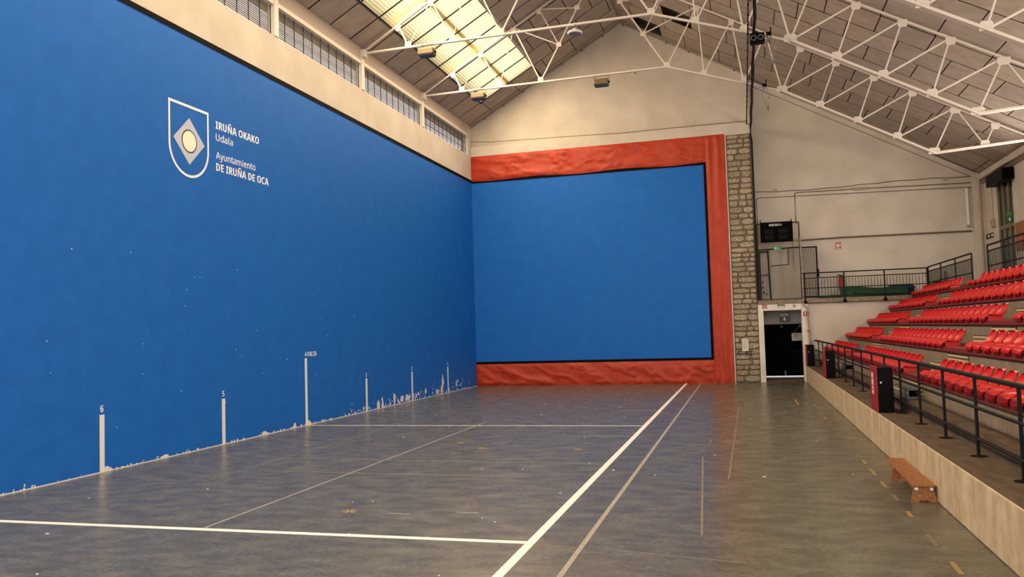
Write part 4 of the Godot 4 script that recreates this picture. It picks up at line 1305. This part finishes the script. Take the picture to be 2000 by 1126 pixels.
# ---------------------------------------------------------------- lamps, loudspeaker and rails under the trusses
func build_fittings() -> void:
	var spots := [["box floodlight under the second truss from the front wall, below the roof light", 2.14, 10.3], ["box floodlight under the truss nearest the front wall, below the roof light", 2.16, 5.4], ["box floodlight hung in front of the cream gable wall", 6.55, 5.4]]
	for s in spots:
		var f := thing("floodlight", s[0], "floodlight", "box floodlights under the trusses", Vector3(s[1], 10.50, s[2] + 0.10))
		var big := 1.0
		var st := mb()
		boxat(st, Transform3D(Basis(Vector3.RIGHT, -0.12), Vector3(0, 0.08, 0)), Vector3(0.50, 0.20, 0.30) * big, 0.025)
		var ho := obj("housing", st, "lamp_housing", f)
		st = mb()
		boxat(st, Transform3D(Basis(Vector3.RIGHT, -0.12), Vector3(0, -0.022, 0.0)), Vector3(0.44, 0.02, 0.25) * big, 0.004)
		obj("lens", st, "lamp_glass", ho)
		st = mb()
		tube(st, [Vector3(-0.27, 0.08, 0), Vector3(-0.27, 0.26, -0.02), Vector3(-0.2, 0.34, -0.06), Vector3(0.2, 0.34, -0.06), Vector3(0.27, 0.26, -0.02), Vector3(0.27, 0.08, 0)], 0.012, 6)
		obj("yoke", st, "lamp_housing", f)
		st = mb()
		lathe(st, Vector3(0.25, 0.08, 0), Vector3.RIGHT, [Vector2(0.03, 0.0), Vector2(0.03, 0.04), Vector2(0.0, 0.045)], 10)
		obj("knob", st, "black_plastic", ho)
	var h := thing("round_lamp", "round white high bay lamp hung from the second truss", "lamp", "", Vector3(6.62, 10.58, 10.38))
	var st2 := mb()
	lathe(st2, Vector3(0, 0, 0), Vector3.UP, [Vector2(0.0, 0.0), Vector2(0.17, 0.0), Vector2(0.20, 0.012), Vector2(0.215, 0.04), Vector2(0.20, 0.065), Vector2(0.10, 0.09), Vector2(0.06, 0.15), Vector2(0.0, 0.155)], 24)
	var hh := obj("housing", st2, "lamp_diffuser", h)
	st2 = mb()
	lathe(st2, Vector3(0, -0.004, 0), Vector3.DOWN, [Vector2(0.175, 0.0), Vector2(0.165, 0.006), Vector2(0.0, 0.008)], 24)
	obj("lens", st2, "grey_plastic", hh)
	st2 = mb()
	tube(st2, [Vector3(0, 0.15, 0), Vector3(0, 0.24, 0), Vector3(0.03, 0.28, -0.04), Vector3(0, 0.33, -0.06)], 0.012, 6)
	obj("hook", st2, "lamp_housing", h)
	var sp := thing("loudspeaker", "small black loudspeaker box on the second truss by the curtain rails", "loudspeaker", "", Vector3(11.53, 9.79, 10.46))
	var cab := box("cabinet", Vector3(-0.19, -0.13, -0.12), Vector3(0.19, 0.13, 0.12), "black_plastic", sp, 0.02)
	for x in [-0.09, 0.09]:
		st2 = mb()
		lathe(st2, Vector3(x, 0, 0.12), Vector3.BACK, [Vector2(0.075, 0.0), Vector2(0.07, 0.012), Vector2(0.03, -0.02), Vector2(0.0, -0.02)], 16)
		obj("cone", st2, "grey_plastic", cab)
	box("bracket", Vector3(-0.03, 0.13, -0.1), Vector3(0.03, 0.22, -0.04), "black_plastic", sp)
	for q in [["bent metal bracket hanging from the second truss beside the loudspeaker", 10.45], ["bent metal bracket hanging from the truss nearest the front wall", 5.55]]:
		var b := thing("hanging_bracket", q[0], "bracket", "bent brackets hanging from the trusses", Vector3(11.84, 9.85, q[1]))
		st2 = mb()
		bar(st2, Vector3(0.04, 0.22, 0), Vector3(0.04, -0.05, 0), 0.03, 0.03)
		bar(st2, Vector3(-0.08, 0.05, 0), Vector3(0.04, 0.05, 0), 0.04, 0.09)
		obj("clamp", st2, "black_plastic", b)
		st2 = mb()
		for p in [[Vector2(-0.06, 0.05), Vector2(-0.04, -0.18)], [Vector2(0.03, -0.02), Vector2(0.13, -0.28)], [Vector2(0.13, -0.28), Vector2(0.11, -0.42)], [Vector2(-0.05, -0.15), Vector2(-0.10, -0.33)], [Vector2(-0.10, -0.33), Vector2(0.05, -0.62)], [Vector2(0.0, -0.40), Vector2(0.09, -0.62)], [Vector2(0.09, -0.62), Vector2(0.07, -0.80)], [Vector2(-0.02, -0.5), Vector2(0.06, -0.78)]]:
			bar(st2, Vector3(p[0].x, p[0].y, 0), Vector3(p[1].x, p[1].y, 0.02), 0.05, 0.015)
		obj("strap", st2, "grey_metal", b)
	var r := thing("curtain_rail", "thin dark rail running under the trusses towards the front wall", "rail")
	st2 = mb()
	tube(st2, [Vector3(11.30, 10.00, -0.28), Vector3(11.30, 10.00, 38.0)], 0.022, 8)
	obj("tube", st2, "rust_steel", r)
	for k in 24:
		st2 = mb()
		lathe(st2, Vector3(11.30, 9.98, 0.6 + k * 0.7), Vector3.UP, [Vector2(0.0, -0.035), Vector2(0.02, -0.02), Vector2(0.03, 0.0), Vector2(0.0, 0.03)], 8)
		obj("glider", st2, "black_plastic", r)
	var g := thing("net_rail", "dark green bundled net on a rail, turning down beside the stone pier", "net")
	st2 = mb()
	var pts := []
	for k in 46:
		var z := 37.0 - k * 0.82
		pts.append(Vector3(11.455 + 0.012 * sin(z * 2.3), 9.97 + 0.02 * sin(z * 1.1), z))
	tube(st2, pts, 0.042, 8)
	obj("net_bundle", st2, "green_steel", g)
	st2 = mb()
	tube(st2, [Vector3(11.455, 9.99, 0.08), Vector3(11.44, 9.9, 0.05), Vector3(11.425, 9.5, 0.05), Vector3(11.45, 9.3, 0.05), Vector3(11.44, 3.14, 0.05)], 0.04, 8)
	obj("pole", st2, "green_steel", g)

# ---------------------------------------------------------------- conduits and small fittings on the walls
func pipe(called: String, label: String, pts: Array, r: float, m: String, group := "") -> Node3D:
	var t := thing(called, label, "conduit", group)
	var st := mb()
	tube(st, pts, r, 7)
	obj("run", st, m, t)
	return t

func build_wall_services() -> void:
	var zc := -0.975
	var a := []
	for k in 27:
		var x := 11.5 + k * 0.3
		a.append(Vector3(x, 7.46 - 0.05 * sin((x - 11.5) * 0.8) + 0.012 * sin(x * 5.0), zc))
	var cable := pipe("wall_cable", "slack grey cable with junction boxes high on the back wall", a, 0.014, "conduit_dark")
	for x in [12.3, 18.35]:
		box("junction_box", Vector3(x - 0.06, 7.40, zc - 0.02), Vector3(x + 0.06, 7.52, zc + 0.04), "conduit", cable, 0.01)
	var c2 := pipe("wall_conduit", "pale conduit rising from the wire cage and running along the back wall", [Vector3(13.0, 6.1, zc), Vector3(13.0, 7.29, zc), Vector3(13.06, 7.33, zc), Vector3(15.4, 7.31, zc), Vector3(19.4, 7.24, zc)], 0.017, "conduit_dark")
	box("junction_box", Vector3(15.1, 7.27, zc - 0.02), Vector3(15.65, 7.37, zc + 0.05), "conduit", c2, 0.01)
	pipe("wall_conduit", "lowest pale conduit of three crossing the back wall from the stone pier", [Vector3(11.56, 6.2, zc), Vector3(11.56, 7.17, zc), Vector3(11.62, 7.22, zc), Vector3(19.4, 7.08, zc)], 0.014, "conduit_dark")
	pipe("water_pipe", "brown pipe crossing the back wall at the height of the scoreboard", [Vector3(13.05, 5.44, -0.95), Vector3(14.6, 5.47, -0.95), Vector3(19.15, 5.44, -0.95)], 0.032, "conduit_dark")
	var up := pipe("riser_pipe", "grey pipe coming down from the cage past the door sign to the parapet", [Vector3(13.13, 5.47, -0.93), Vector3(13.06, 5.47, 0.02), Vector3(13.05, 5.40, 0.06), Vector3(13.07, 3.0, 0.06), Vector3(13.07, 2.86, 0.06), Vector3(13.17, 2.83, 0.06), Vector3(13.19, 2.75, 0.045), Vector3(13.22, 1.45, 0.045)], 0.026, "conduit")
	for y in [4.3, 2.55, 1.9]:
		box("clip", Vector3(13.02 if y > 3.0 else 13.15, y, 0.0), Vector3(13.11 if y > 3.0 else 13.26, y + 0.04, 0.085), "conduit_dark", up)
	pipe("corner_conduit", "bundle of upright conduits in the far corner beside the tall window", [Vector3(19.46, 7.42, -0.82), Vector3(19.46, 3.14, -0.82)], 0.035, "conduit")
	pipe("front_cable", "slack dark cable lying along the ledge above the red canvas", [Vector3(0.02, 10.33, 0.02), Vector3(0.9, 10.24, 0.02), Vector3(2.6, 10.20, 0.02), Vector3(4.4, 10.16, 0.02), Vector3(6.4, 10.10, 0.02), Vector3(8.0, 10.11, 0.02), Vector3(9.8, 10.11, 0.02), Vector3(11.28, 10.11, 0.02)], 0.012, "conduit_dark")
	for q in [["lower of the eave cables along the right wall", 7.18, 0.02], ["upper of the eave cables along the right wall", 7.24, 0.02]]:
		pipe("eave_cable", q[0], [Vector3(19.55, q[1], -0.95), Vector3(19.55, q[1] + 0.01, 3.0), Vector3(19.55, q[1], 8.0)], q[2], "conduit", "cables along the right eave")
	var fx := thing("strip_lamp", "upright white strip lamp on the back wall by the corner", "lamp")
	box("body", Vector3(18.98, 5.60, -1.0), Vector3(19.12, 7.10, -0.92), "cream_paint", fx, 0.012)
	box("tube_cover", Vector3(19.01, 5.66, -0.92), Vector3(19.09, 7.04, -0.885), "lamp_diffuser", fx, 0.015)
	for y in [5.60, 7.04]:
		box("end_cap", Vector3(18.99, y, -0.93), Vector3(19.11, y + 0.06, -0.875), "conduit", fx)
	var s := thing("extinguisher_sign", "red fire extinguisher sign on the cream back wall", "sign")
	box("plate", Vector3(14.40, 5.02, -1.0), Vector3(14.60, 5.29, -0.993), "sign_red", s)
	for q in [[14.43, 5.10, 14.47, 5.24], [14.49, 5.09, 14.53, 5.25], [14.55, 5.12, 14.58, 5.22]]:
		box("pictogram", Vector3(q[0], q[1], -0.993), Vector3(q[2], q[3], -0.99), "paper", s)
	box("caption", Vector3(14.42, 5.035, -0.993), Vector3(14.58, 5.06, -0.99), "paper", s)
	var e := thing("fire_extinguisher", "red fire extinguisher hung on the back wall behind the balcony railing", "extinguisher", "", Vector3(14.53, 3.46, -0.88))
	var st := mb()
	lathe(st, Vector3.ZERO, Vector3.UP, [Vector2(0.0, 0.0), Vector2(0.075, 0.005), Vector2(0.08, 0.03), Vector2(0.08, 0.40), Vector2(0.06, 0.46), Vector2(0.025, 0.49), Vector2(0.025, 0.52), Vector2(0.0, 0.52)], 16)
	obj("cylinder", st, "sign_red", e)
	st = mb()
	bar(st, Vector3(-0.12, 0.56, 0), Vector3(0.06, 0.52, 0), 0.03, 0.03)
	bar(st, Vector3(-0.10, 0.60, 0), Vector3(0.05, 0.56, 0), 0.025, 0.015)
	obj("valve", st, "black_plastic", e)
	st = mb()
	tube(st, [Vector3(0.04, 0.53, 0), Vector3(0.10, 0.48, 0.02), Vector3(0.10, 0.2, 0.03)], 0.012, 6)
	obj("hose", st, "black_plastic", e)
	box("hook_plate", Vector3(-0.03, 0.35, -0.12), Vector3(0.03, 0.5, -0.07), "grey_metal", e)
	var bh := thing("shutter_box", "black box mounted above the tall window on the right wall", "box")
	box("casing", Vector3(19.22, 6.74, 0.9), Vector3(19.6, 7.13, 2.75), "black_plastic", bh, 0.02)
	box("end_plate", Vector3(19.24, 6.76, 2.75), Vector3(19.58, 7.11, 2.77), "black_matt", bh)
	var es := thing("exit_sign", "green exit sign standing out from the right wall by the window", "sign")
	box("plate", Vector3(19.40, 5.33, 2.30), Vector3(19.60, 5.74, 2.33), "sign_green", es)
	box("upper_panel", Vector3(19.42, 5.56, 2.33), Vector3(19.58, 5.72, 2.334), "sign_bright_green", es)
	st = mb()
	prism(st, PackedVector2Array([Vector2(-0.02, 0.07), Vector2(0.02, 0.07), Vector2(0.02, 0.0), Vector2(0.045, 0.0), Vector2(0, -0.06), Vector2(-0.045, 0.0), Vector2(-0.02, 0.0)]), Vector3(19.5, 5.44, 2.33), Vector3.RIGHT, Vector3.UP, Vector3.BACK, 0.003)
	obj("arrow", st, "paper", es)
	var ds := thing("arrow_sign", "small dark green arrow sign low on the wall left of the window", "sign")
	box("plate", Vector3(19.58, 5.08, -0.80), Vector3(19.6, 5.26, 0.05), "sign_dark_green", ds)
	for z in [-0.6, -0.15]:
		box("mark", Vector3(19.576, 5.13, z), Vector3(19.581, 5.21, z + 0.22), "paper", ds)
	var nb := thing("notice_board", "brown cork notice board on the right wall", "board")
	box("frame", Vector3(19.565, 4.35, 2.58), Vector3(19.6, 5.28, 4.6), "window_frame_paint", nb, 0.006)
	box("cork", Vector3(19.555, 4.39, 2.62), Vector3(19.57, 5.24, 4.56), "board_cork", nb)
	var tr := pipe("window_trunking", "pale trunking with a switch box between the corner and the tall window", [Vector3(19.585, 6.95, 0.2), Vector3(19.585, 5.6, 0.2)], 0.02, "conduit")
	box("switch_box", Vector3(19.52, 5.42, 0.08), Vector3(19.6, 5.70, 0.36), "conduit", tr, 0.012)

# ---------------------------------------------------------------- bench, pads, mats, chair
func build_small_things() -> void:
	# low gym bench against the parapet
	var b := thing("gym_bench", "low varnished wooden bench standing on the floor against the parapet", "bench", "", Vector3(12.90, 0, 21.0))
	box("seat_plank", Vector3(-0.125, 0.190, -1.2), Vector3(0.125, 0.222, 0.90), "bench_wood", b, 0.006)
	for e in [-0.62, 0.84]:
		var st := mb()
		var s := 1.0 if e > 0 else -1.0
		prism(st, PackedVector2Array([Vector2(-0.15, 0.0), Vector2(-0.055, 0.0), Vector2(-0.045, 0.022), Vector2(0.045, 0.022), Vector2(0.055, 0.0), Vector2(0.15, 0.0), Vector2(0.105, 0.19), Vector2(-0.105, 0.19)]), Vector3(0, 0, e - 0.014), Vector3.RIGHT, Vector3.UP, Vector3.BACK, 0.028)
		obj("end_board", st, "bench_wood", b)
		st = mb()
		bar(st, Vector3(0, 0.10, e), Vector3(0, 0.185, e - s * 0.28), 0.05, 0.025, Vector3.UP)
		obj("brace", st, "bench_wood", b)
	box("stretcher", Vector3(-0.035, 0.065, -0.62), Vector3(0.035, 0.095, 0.84), "bench_wood", b, 0.005)
	for x in [-0.085, 0.085]:
		var st := mb()
		lathe(st, Vector3(x, 0.165, 0.854), Vector3.BACK, [Vector2(0.022, 0.0), Vector2(0.022, 0.03), Vector2(0.015, 0.04), Vector2(0.0, 0.04)], 12)
		obj("rubber_knob", st, "lamp_diffuser", b)
	# padded guards on the parapet
	var words := ["red and black padded guard on the parapet next to the exit doorway", "red and black padded guard on the parapet opposite the first stair aisle", "red and black padded guard with a white label on the parapet"]
	var zs := [[0.02, 0.5], [7.10, 7.75], [16.62, 17.32]]
	for i in 3:
		var p := thing("padded_guard", words[i], "guard", "padded guards on the parapet", Vector3(13.05, 0.625, zs[i][0]))
		var d: float = zs[i][1] - zs[i][0]
		var bp := box("black_pad", Vector3(0.02, 0, 0), Vector3(0.28, 0.78, d), "black_plastic", p, 0.012)
		var rcv := box("red_cover", Vector3(0.0, 0, 0.004), Vector3(0.03, 0.80, d + 0.004), "pad_red", p, 0.008)
		var st := mb()
		lathe(st, Vector3(0.08, 0.52, d), Vector3.BACK, [Vector2(0.018, 0.0), Vector2(0.014, 0.01), Vector2(0.0, 0.012)], 10)
		obj("stud", st, "lamp_diffuser", bp)
		if i == 2:
			box("label_plate", Vector3(-0.003, 0.30, 0.22), Vector3(0.001, 0.68, 0.40), "paper", rcv)
			for q in [0.36, 0.43, 0.56]:
				box("print_mark", Vector3(-0.004, q, 0.25), Vector3(-0.002, q + 0.04, 0.36), "sign_red", rcv)
	# rolled mats on the balcony
	var m := thing("rolled_mat", "long rolled green foam mat lying on the balcony behind the railing", "mat")
	var st3 := mb()
	var g := []
	for i in 25:
		var t := i / 24.0
		var x := lerpf(14.45, 16.75, t)
		var h := 0.40 - 0.14 * t * t + 0.03 * sin(t * 9.0)
		if i == 0:
			h = 0.32
		var row := []
		for k in 13:
			var a := PI * k / 12.0
			row.append(Vector3(x, 3.135 + sin(a) * h, -0.42 + cos(a) * (0.20 + 0.02 * sin(t * 14.0))))
		g.append(row)
	sheet(st3, g, Vector3.UP)
	for e in [0, 24]:
		for k in 12:
			tri(st3, g[e][k], g[e][k + 1], Vector3(g[e][0].x, 3.135, -0.42), Vector3.LEFT if e == 0 else Vector3.RIGHT)
	obj("roll", st3, "mat_green", m)
	var st4 := mb()
	tube(st4, [Vector3(14.44, 3.30, -0.30), Vector3(15.2, 3.24, -0.22), Vector3(16.2, 3.20, -0.21), Vector3(16.7, 3.20, -0.24)], 0.05, 8)
	obj("loose_edge", st4, "mat_dark_green", m)
	var m2 := thing("folded_mat", "folded dark blue mat lying behind the rolled green mat", "mat")
	box("fold", Vector3(16.05, 3.135, -0.92), Vector3(17.1, 3.34, -0.68), "mat_blue", m2, 0.05)
	box("fold", Vector3(16.15, 3.34, -0.92), Vector3(17.08, 3.54, -0.68), "mat_blue", m2, 0.06)
	tag(box("flat_mat", Vector3(13.7, 3.135, -0.9), Vector3(14.9, 3.24, -0.67), "mat_green", self, 0.03), "flat green mat lying along the foot of the back wall", "mat")
	# black chair on the balcony corner
	var c := thing("black_chair", "black metal chair with rounded back on the balcony corner", "chair", "", Vector3(17.9, 3.13, -0.5))
	box("seat", Vector3(-0.2, 0.43, -0.2), Vector3(0.2, 0.47, 0.2), "black_plastic", c, 0.015)
	for x in [-0.18, 0.18]:
		for z in [-0.18, 0.18]:
			var s2 := mb()
			tube(s2, [Vector3(x, 0, z), Vector3(x, 0.44, z)], 0.012, 6)
			obj("leg", s2, "black_plastic", c)
	var bk := mb()
	var loop := []
	for k in 15:
		var a := PI * k / 14.0
		loop.append(Vector3(0.19, 0.62 + sin(a) * 0.22, -0.19 * cos(a)))
	loop.push_front(Vector3(0.18, 0.45, -0.19))
	loop.append(Vector3(0.18, 0.45, 0.19))
	tube(bk, loop, 0.016, 7)
	obj("backrest", bk, "black_plastic", c)
